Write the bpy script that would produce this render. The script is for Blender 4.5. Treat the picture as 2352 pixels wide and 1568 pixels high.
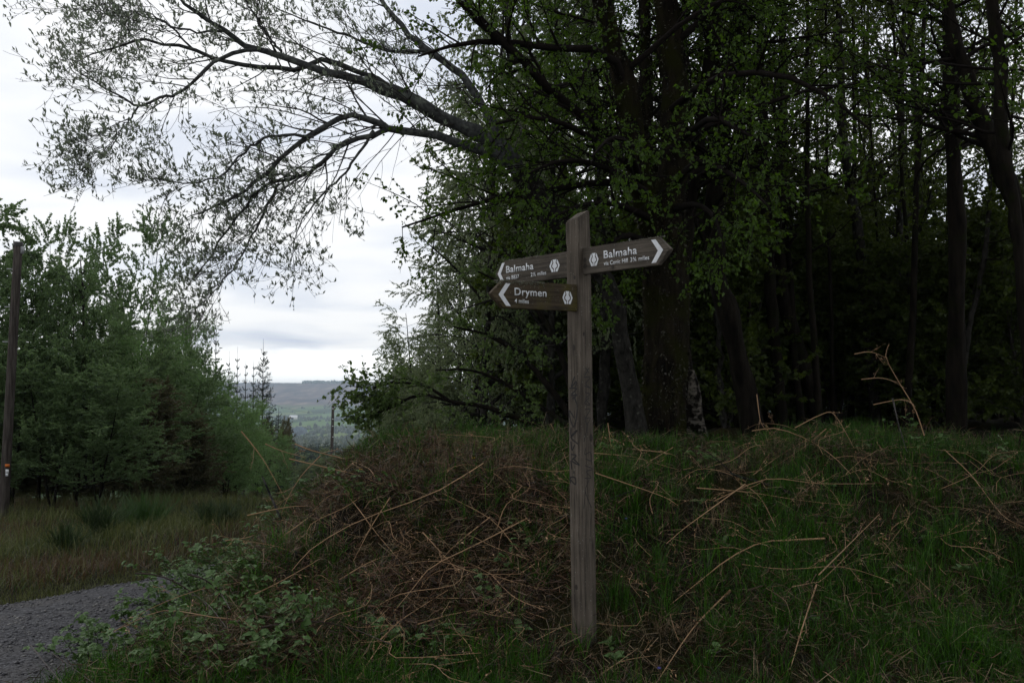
import bpy, bmesh, math
import numpy as np
from mathutils import Vector, Matrix

for o in list(bpy.data.objects):
    bpy.data.objects.remove(o)
S = bpy.context.scene
C = S.collection
R = math.radians
rng = np.random.default_rng(7)

# ------------------------------------------------------------------ camera
CAM = np.array([0.0, 0.0, 1.5])
FPX = 2287.0                      # focal length in units where the frame is 2352 x 1568
PITCH = math.atan(121 / FPX)
cd = bpy.data.cameras.new('camera'); cam = bpy.data.objects.new('camera', cd); C.objects.link(cam)
cam.location = CAM; cam.rotation_euler = (math.pi / 2 + PITCH, 0, 0)
cd.sensor_width = 36; cd.lens = 36 * FPX / 2352; cd.clip_start = 0.05; cd.clip_end = 20000
S.camera = cam

# ------------------------------------------------------------------ world: broken overcast
SUN_EL, SUN_AZ = R(38), R(-60)    # azimuth from +Y, clockwise positive
W = bpy.data.worlds.new('World'); S.world = W; W.use_nodes = True
nt = W.node_tree; nt.nodes.clear()
def N(t, kind, **kw):
    n = t.nodes.new(kind)
    for k, v in kw.items():
        setattr(n, k, v)
    return n
def LK(t, a, b): t.links.new(a, b)
def ramp(t, stops, interp='LINEAR'):
    n = t.nodes.new('ShaderNodeValToRGB'); cr = n.color_ramp; cr.interpolation = interp
    while len(cr.elements) < len(stops): cr.elements.new(0.5)
    for e, (p, c) in zip(cr.elements, stops):
        e.position = p
        e.color = (c, c, c, 1) if isinstance(c, (int, float)) else (*c, 1)
    return n
def math_n(t, op, a, b=None, clamp=False):
    n = t.nodes.new('ShaderNodeMath'); n.operation = op; n.use_clamp = clamp
    for i, v in enumerate((a, b)):
        if v is None: continue
        if isinstance(v, (int, float)): n.inputs[i].default_value = v
        else: t.links.new(v, n.inputs[i])
    return n.outputs[0]
def mixc(t, f, a, b, mode='MIX'):
    n = t.nodes.new('ShaderNodeMix'); n.data_type = 'RGBA'; n.blend_type = mode
    for i, v in ((0, f), (6, a), (7, b)):
        if isinstance(v, (int, float)): n.inputs[i].default_value = v
        elif isinstance(v, tuple): n.inputs[i].default_value = (*v, 1)
        else: t.links.new(v, n.inputs[i])
    return n.outputs[2]

sky = N(nt, 'ShaderNodeTexSky', sky_type='NISHITA', sun_disc=False)
sky.sun_elevation = SUN_EL; sky.sun_rotation = SUN_AZ
tc = N(nt, 'ShaderNodeTexCoord')
sep = N(nt, 'ShaderNodeSeparateXYZ'); LK(nt, tc.outputs['Generated'], sep.inputs[0])
zz = math_n(nt, 'MAXIMUM', sep.outputs[2], 0.0)
den = math_n(nt, 'ADD', zz, 0.16)
cmb = N(nt, 'ShaderNodeCombineXYZ')
LK(nt, math_n(nt, 'DIVIDE', sep.outputs[0], den), cmb.inputs[0])
LK(nt, math_n(nt, 'DIVIDE', sep.outputs[1], den), cmb.inputs[1])
mp = N(nt, 'ShaderNodeMapping'); LK(nt, cmb.outputs[0], mp.inputs[0]); mp.inputs['Scale'].default_value = (0.8, 1.0, 1); mp.inputs['Location'].default_value = (3.3, 0.4, 0)
n1 = N(nt, 'ShaderNodeTexNoise'); n1.inputs['Scale'].default_value = 1.7; n1.inputs['Detail'].default_value = 5; n1.inputs['Roughness'].default_value = 0.48; n1.inputs['Distortion'].default_value = 0.35
LK(nt, mp.outputs[0], n1.inputs['Vector'])
# cloud layer: white tops to blue-grey bases (values are divided by the background strength below)
SKY_STR = 0.1
K = 1 / SKY_STR
cl = ramp(nt, [(0.28, (0.62, 0.67, 0.78)), (0.38, (0.77, 0.81, 0.89)), (0.45, (0.88, 0.905, 0.95)), (0.53, (0.98, 0.985, 0.995))])
LK(nt, n1.outputs['Fac'], cl.inputs[0])
# clear white strip under the cloud base near the horizon
hz = ramp(nt, [(0.0, 1.0), (0.036, 1.0), (0.046, 0.0), (1.0, 0.0)])
n2 = N(nt, 'ShaderNodeTexNoise'); n2.inputs['Scale'].default_value = 5; n2.inputs['Detail'].default_value = 3
LK(nt, mp.outputs[0], n2.inputs['Vector'])
LK(nt, math_n(nt, 'ADD', sep.outputs[2], math_n(nt, 'MULTIPLY', math_n(nt, 'SUBTRACT', n2.outputs['Fac'], 0.5), 0.02)), hz.inputs[0])
cloud = mixc(nt, hz.outputs[0], cl.outputs[0], (1.5, 1.5, 1.47))
gain = N(nt, 'ShaderNodeVectorMath', operation='SCALE'); gain.inputs['Scale'].default_value = K * 1.38
LK(nt, cloud, gain.inputs[0])
mixs = mixc(nt, 0.93, sky.outputs[0], gain.outputs[0])
bg = N(nt, 'ShaderNodeBackground'); bg.inputs['Strength'].default_value = SKY_STR
LK(nt, mixs, bg.inputs['Color'])
wo = N(nt, 'ShaderNodeOutputWorld'); LK(nt, bg.outputs[0], wo.inputs['Surface'])

# ------------------------------------------------------------------ sun behind cloud, exposure
sd = bpy.data.lights.new('sun', 'SUN'); sd.energy = 0.5; sd.angle = R(25); sd.color = (1.0, 0.96, 0.9)
so = bpy.data.objects.new('sun', sd); C.objects.link(so)
sv = Vector((math.sin(SUN_AZ) * math.cos(SUN_EL), math.cos(SUN_AZ) * math.cos(SUN_EL), math.sin(SUN_EL)))
so.rotation_euler = (-sv).to_track_quat('-Z', 'Y').to_euler(); so.location = (-20, 0, 30)
vs = S.view_settings
vs.view_transform = 'Standard'; vs.look = 'None'; vs.exposure = -0.3; vs.gamma = 1.0; vs.use_curve_mapping = False
S.render.engine = 'CYCLES'
cy = S.cycles
cy.max_bounces = 5; cy.diffuse_bounces = 3; cy.glossy_bounces = 2; cy.transmission_bounces = 4; cy.volume_bounces = 0
cy.caustics_reflective = False; cy.caustics_refractive = False
cy.use_denoising = True; cy.denoiser = 'OPENIMAGEDENOISE'; cy.denoising_input_passes = 'RGB_ALBEDO_NORMAL'; cy.denoising_prefilter = 'ACCURATE'

# ------------------------------------------------------------------ helpers
def tag(o, label=None, cat=None, group=None, kind=None):
    if label: o['label'] = label
    if cat: o['category'] = cat
    if group: o['group'] = group
    if kind: o['kind'] = kind
    return o
def empty(name, loc, label=None, cat=None, group=None, rz=0.0):
    o = bpy.data.objects.new(name, None); C.objects.link(o); o.location = loc; o.rotation_euler[2] = rz
    o.empty_display_size = 0.2
    return tag(o, label, cat, group)
def P(X, Y, d):
    """world point seen at pixel (X, Y) of the 2352 x 1568 frame whose depth along +Y is d"""
    a = (X - 1176) / FPX; b = (784 - Y) / FPX
    cp, sp = math.cos(PITCH), math.sin(PITCH)
    v = np.array([a, cp - b * sp, sp + b * cp])
    return CAM + v * (d / v[1])

class Geo:
    def __init__(s): s.v = []; s.f = []; s.n = 0
    def add(s, verts, faces):
        """verts (n,3); faces (m,k) int array"""
        verts = np.asarray(verts, dtype=np.float32).reshape(-1, 3)
        faces = np.asarray(faces, dtype=np.int64)
        if len(verts) == 0: return
        s.v.append(verts); s.f.append(faces + s.n); s.n += len(verts)
    def mesh(s, name, smooth=False):
        me = bpy.data.meshes.new(name)
        V = np.concatenate(s.v); nl = sum(f.size for f in s.f); nf = sum(len(f) for f in s.f)
        me.vertices.add(len(V)); me.vertices.foreach_set('co', V.ravel())
        me.loops.add(nl); me.loops.foreach_set('vertex_index', np.concatenate([f.ravel() for f in s.f]).astype(np.int32))
        tot = np.concatenate([np.full(len(f), f.shape[1], np.int32) for f in s.f])
        st = np.concatenate([[0], np.cumsum(tot)[:-1]]).astype(np.int32)
        me.polygons.add(nf); me.polygons.foreach_set('loop_start', st)
        try: me.polygons.foreach_set('loop_total', tot)
        except Exception: pass
        if smooth: me.polygons.foreach_set('use_smooth', np.ones(nf, bool))
        me.update(calc_edges=True)
        return me
    def obj(s, name, mat, parent=None, smooth=False, kind=None):
        me = s.mesh(name, smooth)
        if mat: me.materials.append(mat)
        return link(name, me, parent, kind)
def link(name, me, parent=None, kind=None):
    o = bpy.data.objects.new(name, me); C.objects.link(o)
    if parent is not None:
        o.parent = parent
    if kind: o['kind'] = kind
    return o
def lump(geo, amp, f=5.0, seed=0):
    r = np.random.default_rng(seed)
    v = geo.v[-1].astype(float); o = np.zeros_like(v)
    for k in range(6):
        d = r.normal(size=3); d[2] *= 0.35; d *= f * r.uniform(0.6, 2.2) / np.linalg.norm(d)
        o += np.sin(v @ d + r.uniform(0, 6.28))[:, None] * r.normal(size=3) * [1, 1, 0.3]
    geo.v[-1] = (v + o * amp / 2.5).astype(np.float32)
def norm(a):
    return a / np.maximum(np.linalg.norm(a, axis=-1, keepdims=True), 1e-9)

def tubes(geo, Pp, Rr, k=5, cap=False):
    """Pp (N,n,3), Rr (N,n): tapered tubes"""
    Pp = np.asarray(Pp, float); Rr = np.asarray(Rr, float)
    if Pp.ndim == 2: Pp = Pp[None]; Rr = Rr[None]
    Nn, n, _ = Pp.shape
    if Nn == 0: return
    T = np.empty_like(Pp); T[:, 1:-1] = Pp[:, 2:] - Pp[:, :-2]; T[:, 0] = Pp[:, 1] - Pp[:, 0]; T[:, -1] = Pp[:, -1] - Pp[:, -2]
    T = norm(T)
    avg = norm(T.mean(1))
    ref = np.where(np.abs(avg[:, 2:3]) < 0.75, np.array([[0, 0, 1.0]]), np.array([[1.0, 0.13, 0]]))[:, None, :]
    U = norm(np.cross(T, np.broadcast_to(ref, T.shape))); V = np.cross(T, U)
    a = np.arange(k) * 2 * math.pi / k
    ring = Pp[:, :, None, :] + Rr[:, :, None, None] * (np.cos(a)[None, None, :, None] * U[:, :, None, :] + np.sin(a)[None, None, :, None] * V[:, :, None, :])
    base = (np.arange(Nn)[:, None, None] * n + np.arange(n - 1)[None, :, None]) * k
    i = np.arange(k)[None, None, :]; j = (np.arange(k) + 1) % k; j = j[None, None, :]
    F = np.stack([base + i, base + j, base + k + j, base + k + i], -1).reshape(-1, 4)
    geo.add(ring.reshape(-1, 3), F)
    if cap:
        idx = np.arange(Nn)[:, None] * n * k
        geo.f.append((idx + (n - 1) * k + np.arange(k)[None]) + geo.n - Nn * n * k)

def along(Pp, t):
    """positions / tangents / fraction on polylines; Pp (N,n,3), t (N,m) in 0..1"""
    n = Pp.shape[1]; x = t * (n - 1); i = np.clip(x.astype(int), 0, n - 2); f = (x - i)[..., None]
    ar = np.arange(len(Pp))[:, None]
    a = Pp[ar, i]; b = Pp[ar, i + 1]
    return a * (1 - f) + b * f, norm(b - a), i, f[..., 0]

def grow(Pp, Rr, m, t=(0.2, 1.0), ang=(35, 65), ln=(0.3, 0.5), n=5, wob=0.15, trop=(0, 0, 0.1), rr=0.6, rend=0.25, rng=rng, ltaper=0.5, flat=0.0, rmin=0.0015, lfun=None):
    """m children on each parent polyline"""
    N0 = len(Pp)
    tt = (np.arange(m)[None] + rng.random((N0, m))) / m * (t[1] - t[0]) + t[0]
    p, T, i, f = along(Pp, tt)
    ar = np.arange(N0)[:, None]
    r0 = Rr[ar, i] * (1 - f) + Rr[ar, i + 1] * f
    p = p.reshape(-1, 3); T = T.reshape(-1, 3); r0 = r0.reshape(-1); tf = tt.reshape(-1)
    M = len(p)
    rv = rng.normal(size=(M, 3)); rv[:, 2] *= (1 - flat)
    perp = norm(rv - (rv * T).sum(1, keepdims=True) * T)
    a = np.radians(rng.uniform(ang[0], ang[1], M))[:, None]
    d = norm(np.cos(a) * T + np.sin(a) * perp)
    L = rng.uniform(ln[0], ln[1], M) * (1 - ltaper * (tf - t[0]) / max(t[1] - t[0], 1e-6))
    if lfun is not None: L = rng.uniform(ln[0], ln[1], M) * lfun(tf)
    st = (L / (n - 1))[:, None]
    out = np.empty((M, n, 3)); out[:, 0] = p; cur = p
    for j in range(1, n):
        d = norm(d + np.array(trop) / (n - 1) + rng.normal(size=(M, 3)) * wob)
        cur = cur + d * st; out[:, j] = cur
    rs = np.maximum(r0 * rr, rmin)
    Ro = rs[:, None] * (1 - (1 - rend) * np.linspace(0, 1, n)[None])
    return out, np.maximum(Ro, rmin * 0.7)

def leaves(geo, p, d, L, w, rng=rng, fold=0.25, hi=False, up=None):
    """p (N,3) base, d (N,3) axis, L (N), w ratio"""
    M = len(p); d = norm(d)
    rv = rng.normal(size=(M, 3))
    if up is not None: rv = rv * (1 - up) + np.array([0, 0, 1.0]) * up * 2
    s = norm(np.cross(d, rv)); nn = np.cross(s, d)
    L = L[:, None]; Wd = L * w
    if hi:
        q = [p, p + d * L * .28 + s * Wd * .5 + nn * Wd * fold, p + d * L * .66 + s * Wd * .36 + nn * Wd * fold * .6, p + d * L - nn * L * .06,
             p + d * L * .66 - s * Wd * .36 + nn * Wd * fold * .6, p + d * L * .28 - s * Wd * .5 + nn * Wd * fold]
        b = np.arange(M)[:, None] * 6
        F = np.concatenate([b + np.array([[0, 1, 2, 3]]), b + np.array([[0, 3, 4, 5]])])
    else:
        q = [p, p + d * L * .42 + s * Wd * .5 + nn * Wd * fold, p + d * L, p + d * L * .42 - s * Wd * .5 + nn * Wd * fold]
        b = np.arange(M)[:, None] * 4
        F = np.concatenate([b + np.array([[0, 1, 2]]), b + np.array([[0, 2, 3]])])
    geo.add(np.stack(q, 1).reshape(-1, 3), F)

def leaf_on(geo, Pp, m, t=(0.2, 1), L=(0.04, 0.06), w=0.65, spread=0.9, droop=0.0, rng=rng, hi=False, fold=0.25, up=None, keep=1.0):
    tt = rng.uniform(t[0], t[1], (len(Pp), m))
    p, T, _, _ = along(Pp, tt)
    p = p.reshape(-1, 3); T = T.reshape(-1, 3)
    if keep < 1:
        k = rng.random(len(p)) < keep; p = p[k]; T = T[k]
    d = T + rng.normal(size=p.shape) * spread + np.array([0, 0, -droop])
    p = p + norm(rng.normal(size=p.shape)) * 0.012
    leaves(geo, p, d, rng.uniform(L[0], L[1], len(p)), w, rng, fold, hi, up)

def smooth_path(pts, n):
    """Catmull-Rom resample of control points with any number of channels"""
    pts = np.asarray(pts, float); m = len(pts)
    q = np.concatenate([[2 * pts[0] - pts[1]], pts, [2 * pts[-1] - pts[-2]]])
    t = np.linspace(0, m - 1, n); i = np.clip(t.astype(int), 0, m - 2); f = (t - i)[:, None]
    a, b, c, d = q[i], q[i + 1], q[i + 2], q[i + 3]
    return 0.5 * (2 * b + (c - a) * f + (2 * a - 5 * b + 4 * c - d) * f ** 2 + (3 * b - a - 3 * c + d) * f ** 3)

# ------------------------------------------------------------------ materials
def new_mat(name):
    m = bpy.data.materials.new(name); m.use_nodes = True; t = m.node_tree; t.nodes.clear()
    out = t.nodes.new('ShaderNodeOutputMaterial')
    return m, t, out
def bsdf(t, rough=0.8, spec=0.2):
    b = t.nodes.new('ShaderNodeBsdfPrincipled'); b.inputs['Roughness'].default_value = rough
    b.inputs['Specular IOR Level'].default_value = spec
    return b
def leaf_mat(name, cols, trans=0.35, tcol=None, rough=0.5, spec=0.25):
    m, t, out = new_mat(name)
    g = t.nodes.new('ShaderNodeNewGeometry')
    r = ramp(t, [(i / (len(cols) - 1), c) for i, c in enumerate(cols)]); LK(t, g.outputs['Random Per Island'], r.inputs[0])
    b = bsdf(t, rough, spec); LK(t, r.outputs[0], b.inputs['Base Color'])
    if trans > 0:
        tr = t.nodes.new('ShaderNodeBsdfTranslucent')
        LK(t, mixc(t, 0.5, r.outputs[0], tcol or tuple(min(1, c * 1.6) for c in cols[-1])), tr.inputs['Color'])
        mx = t.nodes.new('ShaderNodeMixShader'); mx.inputs[0].default_value = trans
        LK(t, b.outputs[0], mx.inputs[1]); LK(t, tr.outputs[0], mx.inputs[2]); LK(t, mx.outputs[0], out.inputs[0])
    else:
        LK(t, b.outputs[0], out.inputs[0])
    return m
def bark_mat(name, c1, c2, scale=(14, 14, 3), patch=None, pth=(0.55, 0.65), bump=0.6, pscale=6, patch2=None):
    m, t, out = new_mat(name)
    co = t.nodes.new('ShaderNodeNewGeometry')
    mp = t.nodes.new('ShaderNodeMapping'); mp.inputs['Scale'].default_value = scale; LK(t, co.outputs['Position'], mp.inputs[0])
    n = t.nodes.new('ShaderNodeTexNoise'); n.inputs['Scale'].default_value = 1.0; n.inputs['Detail'].default_value = 6; n.inputs['Roughness'].default_value = 0.65
    LK(t, mp.outputs[0], n.inputs['Vector'])
    r = ramp(t, [(0.35, c1), (0.65, c2)]); LK(t, n.outputs['Fac'], r.inputs[0])
    col = r.outputs[0]
    for pc, seed in ((patch, 0), (patch2, 9)):
        if pc is None: continue
        n2 = t.nodes.new('ShaderNodeTexNoise'); n2.inputs['Scale'].default_value = pscale; n2.inputs['Detail'].default_value = 5
        mp2 = t.nodes.new('ShaderNodeMapping'); mp2.inputs['Location'].default_value = (seed, seed, seed); LK(t, co.outputs['Position'], mp2.inputs[0]); LK(t, mp2.outputs[0], n2.inputs['Vector'])
        r2 = ramp(t, [(pth[0], 0.0), (pth[1], 1.0)]); LK(t, n2.outputs['Fac'], r2.inputs[0])
        col = mixc(t, r2.outputs[0], col, pc)
    b = bsdf(t, 0.95, 0.04); LK(t, col, b.inputs['Base Color'])
    if bump:
        bp = t.nodes.new('ShaderNodeBump'); bp.inputs['Strength'].default_value = bump; bp.inputs['Distance'].default_value = 0.05
        LK(t, n.outputs['Fac'], bp.inputs['Height']); LK(t, bp.outputs[0], b.inputs['Normal'])
    LK(t, b.outputs[0], out.inputs[0])
    return m
def plain_mat(name, col, rough=0.7, spec=0.3, var=0.0, scale=40):
    m, t, out = new_mat(name); b = bsdf(t, rough, spec)
    if var:
        n = t.nodes.new('ShaderNodeTexNoise'); n.inputs['Scale'].default_value = scale; n.inputs['Detail'].default_value = 5
        g = t.nodes.new('ShaderNodeNewGeometry'); LK(t, g.outputs['Position'], n.inputs['Vector'])
        r = ramp(t, [(0.3, tuple(c * (1 - var) for c in col)), (0.7, tuple(c * (1 + var) for c in col))]); LK(t, n.outputs['Fac'], r.inputs[0])
        LK(t, r.outputs[0], b.inputs['Base Color'])
    else:
        b.inputs['Base Color'].default_value = (*col, 1)
    LK(t, b.outputs[0], out.inputs[0]); return m

M_moss_flake = leaf_mat('moss_and_bark_flake', [(0.006, 0.005, 0.004), (0.016, 0.014, 0.008), (0.026, 0.027, 0.008), (0.05, 0.047, 0.035)], 0.0)
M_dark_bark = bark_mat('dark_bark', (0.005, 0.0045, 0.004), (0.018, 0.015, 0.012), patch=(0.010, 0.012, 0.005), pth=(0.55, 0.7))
M_moss_bark = bark_mat('mossy_bark', (0.004, 0.0035, 0.003), (0.022, 0.018, 0.012), patch=(0.014, 0.015, 0.004), pth=(0.45, 0.6), bump=1.0, pscale=3)
M_grey_bark = bark_mat('lichen_grey_bark', (0.008, 0.008, 0.007), (0.035, 0.033, 0.03), scale=(20, 20, 10), patch=(0.075, 0.078, 0.065), pth=(0.6, 0.68), pscale=14)
M_willow_bark = bark_mat('willow_bark', (0.03, 0.032, 0.034), (0.09, 0.093, 0.092), scale=(20, 20, 20), patch=(0.16, 0.175, 0.155), pth=(0.58, 0.7), pscale=9)  # limb bark paled: glow against the bright sky is put into the colour
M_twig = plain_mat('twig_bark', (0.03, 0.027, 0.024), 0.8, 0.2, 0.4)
M_twig_dark = plain_mat('dark_twig_bark', (0.012, 0.010, 0.009), 0.95, 0.03, 0.4)
M_birch = bark_mat('white_birch_bark', (0.02, 0.017, 0.015), (0.22, 0.20, 0.175), scale=(5, 5, 42), patch=(0.03, 0.026, 0.02), pth=(0.5, 0.62), pscale=9, bump=0.5)
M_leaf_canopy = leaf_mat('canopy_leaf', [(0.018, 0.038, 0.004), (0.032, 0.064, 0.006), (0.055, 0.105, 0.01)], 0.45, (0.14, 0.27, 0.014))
M_leaf_hazel = leaf_mat('hazel_leaf', [(0.05, 0.085, 0.025), (0.075, 0.12, 0.035), (0.11, 0.16, 0.055)], 0.45, (0.18, 0.29, 0.06))
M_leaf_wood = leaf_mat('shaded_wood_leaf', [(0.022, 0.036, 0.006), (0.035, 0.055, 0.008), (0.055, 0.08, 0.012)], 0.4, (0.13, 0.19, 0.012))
M_leaf_willow = leaf_mat('young_willow_leaf', [(0.14, 0.17, 0.13), (0.18, 0.215, 0.16), (0.24, 0.27, 0.2)], 0.4, (0.28, 0.34, 0.22))  # silvery young leaf, lightened further to hold the sky's glow in its colour
M_leaf_belt = leaf_mat('belt_leaf', [(0.08, 0.135, 0.06), (0.11, 0.175, 0.075), (0.15, 0.21, 0.095)], 0.43, (0.22, 0.34, 0.11))
M_leaf_belt2 = leaf_mat('willow_bush_leaf', [(0.095, 0.17, 0.062), (0.125, 0.21, 0.075), (0.165, 0.24, 0.095)], 0.45, (0.22, 0.39, 0.11))
M_leaf_brown = leaf_mat('bronze_bush_leaf', [(0.08, 0.07, 0.04), (0.095, 0.085, 0.045), (0.1, 0.105, 0.045)], 0.3, (0.16, 0.16, 0.06))
M_leaf_birch = leaf_mat('pale_birch_leaf', [(0.1, 0.14, 0.068), (0.14, 0.18, 0.095), (0.19, 0.21, 0.13)], 0.5, (0.3, 0.38, 0.16))
M_needle = leaf_mat('spruce_needle', [(0.012, 0.028, 0.018), (0.02, 0.04, 0.026), (0.03, 0.052, 0.034)], 0.05)
M_broom = leaf_mat('broom_stem', [(0.018, 0.034, 0.010), (0.026, 0.05, 0.014), (0.03, 0.075, 0.012)], 0.1)
M_bramble = leaf_mat('bramble_leaf', [(0.055, 0.11, 0.028), (0.08, 0.15, 0.045), (0.13, 0.205, 0.08)], 0.25, (0.14, 0.26, 0.04))
M_cane = plain_mat('bramble_cane', (0.03, 0.018, 0.014), 0.6, 0.3, 0.3)
M_greenstem = plain_mat('green_stem', (0.05, 0.07, 0.025), 0.6, 0.3)
M_grass = leaf_mat('green_grass', [(0.006, 0.018, 0.0015), (0.015, 0.045, 0.0025), (0.03, 0.09, 0.005), (0.07, 0.175, 0.011)], 0.3, (0.04, 0.15, 0.006))
M_grass_olive = leaf_mat('olive_grass', [(0.007, 0.008, 0.002), (0.016, 0.017, 0.003), (0.05, 0.043, 0.012)], 0.25, (0.05, 0.05, 0.006))
M_straw = leaf_mat('dead_straw', [(0.06, 0.042, 0.022), (0.14, 0.1, 0.055), (0.26, 0.2, 0.12)], 0.1, None)
M_litter = leaf_mat('bracken_litter', [(0.01, 0.005, 0.003), (0.034, 0.016, 0.009), (0.16, 0.09, 0.052)], 0.05, None)
M_stalk = leaf_mat('bracken_stalk', [(0.21, 0.115, 0.058), (0.3, 0.18, 0.095), (0.43, 0.29, 0.175)], 0.0, None)
M_greystick = bark_mat('weathered_stick', (0.03, 0.03, 0.032), (0.16, 0.15, 0.14), scale=(60, 60, 15), patch=(0.02, 0.02, 0.02), pth=(0.5, 0.55))
M_edge = leaf_mat('edge_grass', [(0.045, 0.055, 0.014), (0.085, 0.1, 0.028), (0.14, 0.145, 0.055)], 0.25, (0.12, 0.15, 0.03))
M_redgrass = leaf_mat('rust_verge_grass', [(0.032, 0.02, 0.008), (0.062, 0.038, 0.016), (0.135, 0.08, 0.037)], 0.15, None)
M_white = plain_mat('white_paint', (0.72, 0.74, 0.78), 0.6, 0.3, 0.06, 60)
M_marker = plain_mat('black_marker', (0.012, 0.011, 0.011), 0.5, 0.3)

# ------------------------------------------------------------------ terrain
_ty = np.linspace(-20, 120, 2801)
def table(pts, win):
    z = np.interp(_ty, [p[0] for p in pts], [p[1] for p in pts])
    k = np.ones(int(win / 0.05)); k /= k.sum()
    zp = np.pad(z, len(k), mode='edge')
    return np.convolve(zp, k, 'same')[len(k):-len(k)]
BANK = table([(-20, -0.25), (4, -0.12), (5.4, -0.04), (6.1, 0.03), (6.9, 0.26), (7.9, 0.64), (8.8, 0.90), (10, 0.98), (14, 0.98), (24, 1.05), (40, 0.2), (120, -9)], 0.7)
BASE = table([(-20, 0.2), (0, 0.0), (26, -1.3), (82, -7.6), (120, -11.8)], 2)
FAR_Y = [-50, 0, 26, 82, 120, 200, 600, 1500, 2500, 3500, 4500, 5200, 6000, 6600, 9000]
FAR_Z = [0.2, 0, -1.3, -7.6, -11.8, -20, -50, -78, -83, -70, -40, 0, 62, 66, 60]
def toe(y):
    return np.interp(y, [-20, 4, 6.25, 7.5, 8.6, 10.5, 14, 20, 60], [-3.4, -3.0, -2.68, -2.75, -3.05, -3.3, -1.8, -0.9, -4])
def vnoise(x, y, s, seed=0):
    """cheap smooth noise from sines, about -1..1"""
    r = np.random.default_rng(seed); out = 0
    for k in range(5):
        a = r.uniform(0, 6.28); f = s * r.uniform(0.6, 1.7); ph = r.uniform(0, 6.28)
        out = out + np.sin((x * math.cos(a) + y * math.sin(a)) * f + ph)
    return out / 3.2
def H(x, y):
    x = np.asarray(x, float); y = np.asarray(y, float)
    b = np.interp(y, _ty, BASE); k = np.interp(y, _ty, BANK)
    wdt = np.interp(y, [4, 7, 8.5, 14, 30], [0.9, 1.1, 1.9, 2.4, 5.0])
    t = np.clip((x - toe(y)) / wdt, 0, 1); t = t * t * (3 - 2 * t)
    z = b + (k - b) * t
    bump = t * (0.09 * vnoise(x, y, 2.2, 3) + 0.055 * vnoise(x, y, 5.0, 4) + 0.03 * vnoise(x, y, 11.0, 6)) * np.clip((np.hypot(x - 0.43, y - 6.0) - 0.2) / 0.6, 0, 1)
    bump = bump + t * 0.14 * np.exp(-((x + 0.75) / 0.8) ** 2 - ((y - 8.0) / 0.7) ** 2)
    left = np.clip((-4.7 + 0.35 * (y - 9.1) - 0.3 - x) / 1.5, 0, 1)
    bump = bump + left * (0.10 * vnoise(x, y, 1.1, 5) + 0.05)
    near = np.clip((y - 5.0), 0, 1)
    return z + bump * np.clip(near + 0.35, 0, 1)
def Hs(x, y): return float(H(x, y))
def hit(X, Y, off=0.0, y0=4.3, y1=11.0):
    ys = np.linspace(y0, y1, 680)
    p0 = P(X, Y, 1.0) - CAM
    pts = CAM[None] + p0[None] * ys[:, None]
    below = pts[:, 2] <= H(pts[:, 0], pts[:, 1]) + off
    i = np.argmax(below)
    return pts[i] if below.any() else None

def road_l(y): return np.interp(y, [-20, 3, 9.1, 12, 20, 40], [-8.0, -6.6, -4.7, -3.7, -3.2, -6.0])
def road_r(y): return np.interp(y, [-20, 3, 6.25, 7.5, 9, 12, 20, 40], [-4.5, -3.6, -2.8, -2.8, -3.05, -3.0, -1.9, -3.2])

def grid_obj(name, xs, ys, zf, mat, kind='structure'):
    Xg, Yg = np.meshgrid(xs, ys, indexing='ij')
    Z = zf(Xg, Yg)
    g = Geo(); nx, ny = Xg.shape
    i = np.arange(nx - 1)[:, None] * ny + np.arange(ny - 1)[None]
    F = np.stack([i, i + ny, i + ny + 1, i + 1], -1).reshape(-1, 4)
    g.add(np.stack([Xg, Yg, Z], -1).reshape(-1, 3), F)
    return g.obj(name, mat, None, True, kind)

# ground material: dark soil with moss and litter
def ground_mat():
    m, t, out = new_mat('bank_soil')
    g = t.nodes.new('ShaderNodeNewGeometry')
    def noi(sc, det=5, loc=0):
        n = t.nodes.new('ShaderNodeTexNoise'); n.inputs['Scale'].default_value = sc; n.inputs['Detail'].default_value = det
        mpp = t.nodes.new('ShaderNodeMapping'); mpp.inputs['Location'].default_value = (loc, loc, 0); LK(t, g.outputs['Position'], mpp.inputs[0]); LK(t, mpp.outputs[0], n.inputs['Vector'])
        return n.outputs['Fac']
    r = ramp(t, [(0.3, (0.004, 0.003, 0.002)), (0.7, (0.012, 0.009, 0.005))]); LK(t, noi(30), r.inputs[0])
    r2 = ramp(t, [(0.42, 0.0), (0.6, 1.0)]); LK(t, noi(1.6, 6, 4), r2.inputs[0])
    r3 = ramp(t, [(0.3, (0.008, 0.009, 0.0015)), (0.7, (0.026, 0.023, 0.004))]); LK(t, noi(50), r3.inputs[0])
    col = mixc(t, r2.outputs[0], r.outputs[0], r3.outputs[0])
    b = bsdf(t, 0.95, 0.1); LK(t, col, b.inputs['Base Color'])
    bp = t.nodes.new('ShaderNodeBump'); bp.inputs['Strength'].default_value = 1; bp.inputs['Distance'].default_value = 0.03
    LK(t, noi(45, 6), bp.inputs['Height']); LK(t, bp.outputs[0], b.inputs['Normal'])
    LK(t, b.outputs[0], out.inputs[0]); return m
M_ground = ground_mat()
def cs(a, b, n, p=1.0):  # cell positions
    return np.linspace(a, b, n)
xs = np.unique(np.concatenate([np.linspace(-110, -12, 50), np.linspace(-12, 10, 177), np.linspace(10, 110, 50)]))
ys = np.unique(np.concatenate([np.linspace(-18, 3, 14), np.linspace(3, 12, 91), np.linspace(12, 30, 60), np.linspace(30, 119, 60)]))
grid_obj('ground', xs, ys, H, M_ground)

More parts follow.
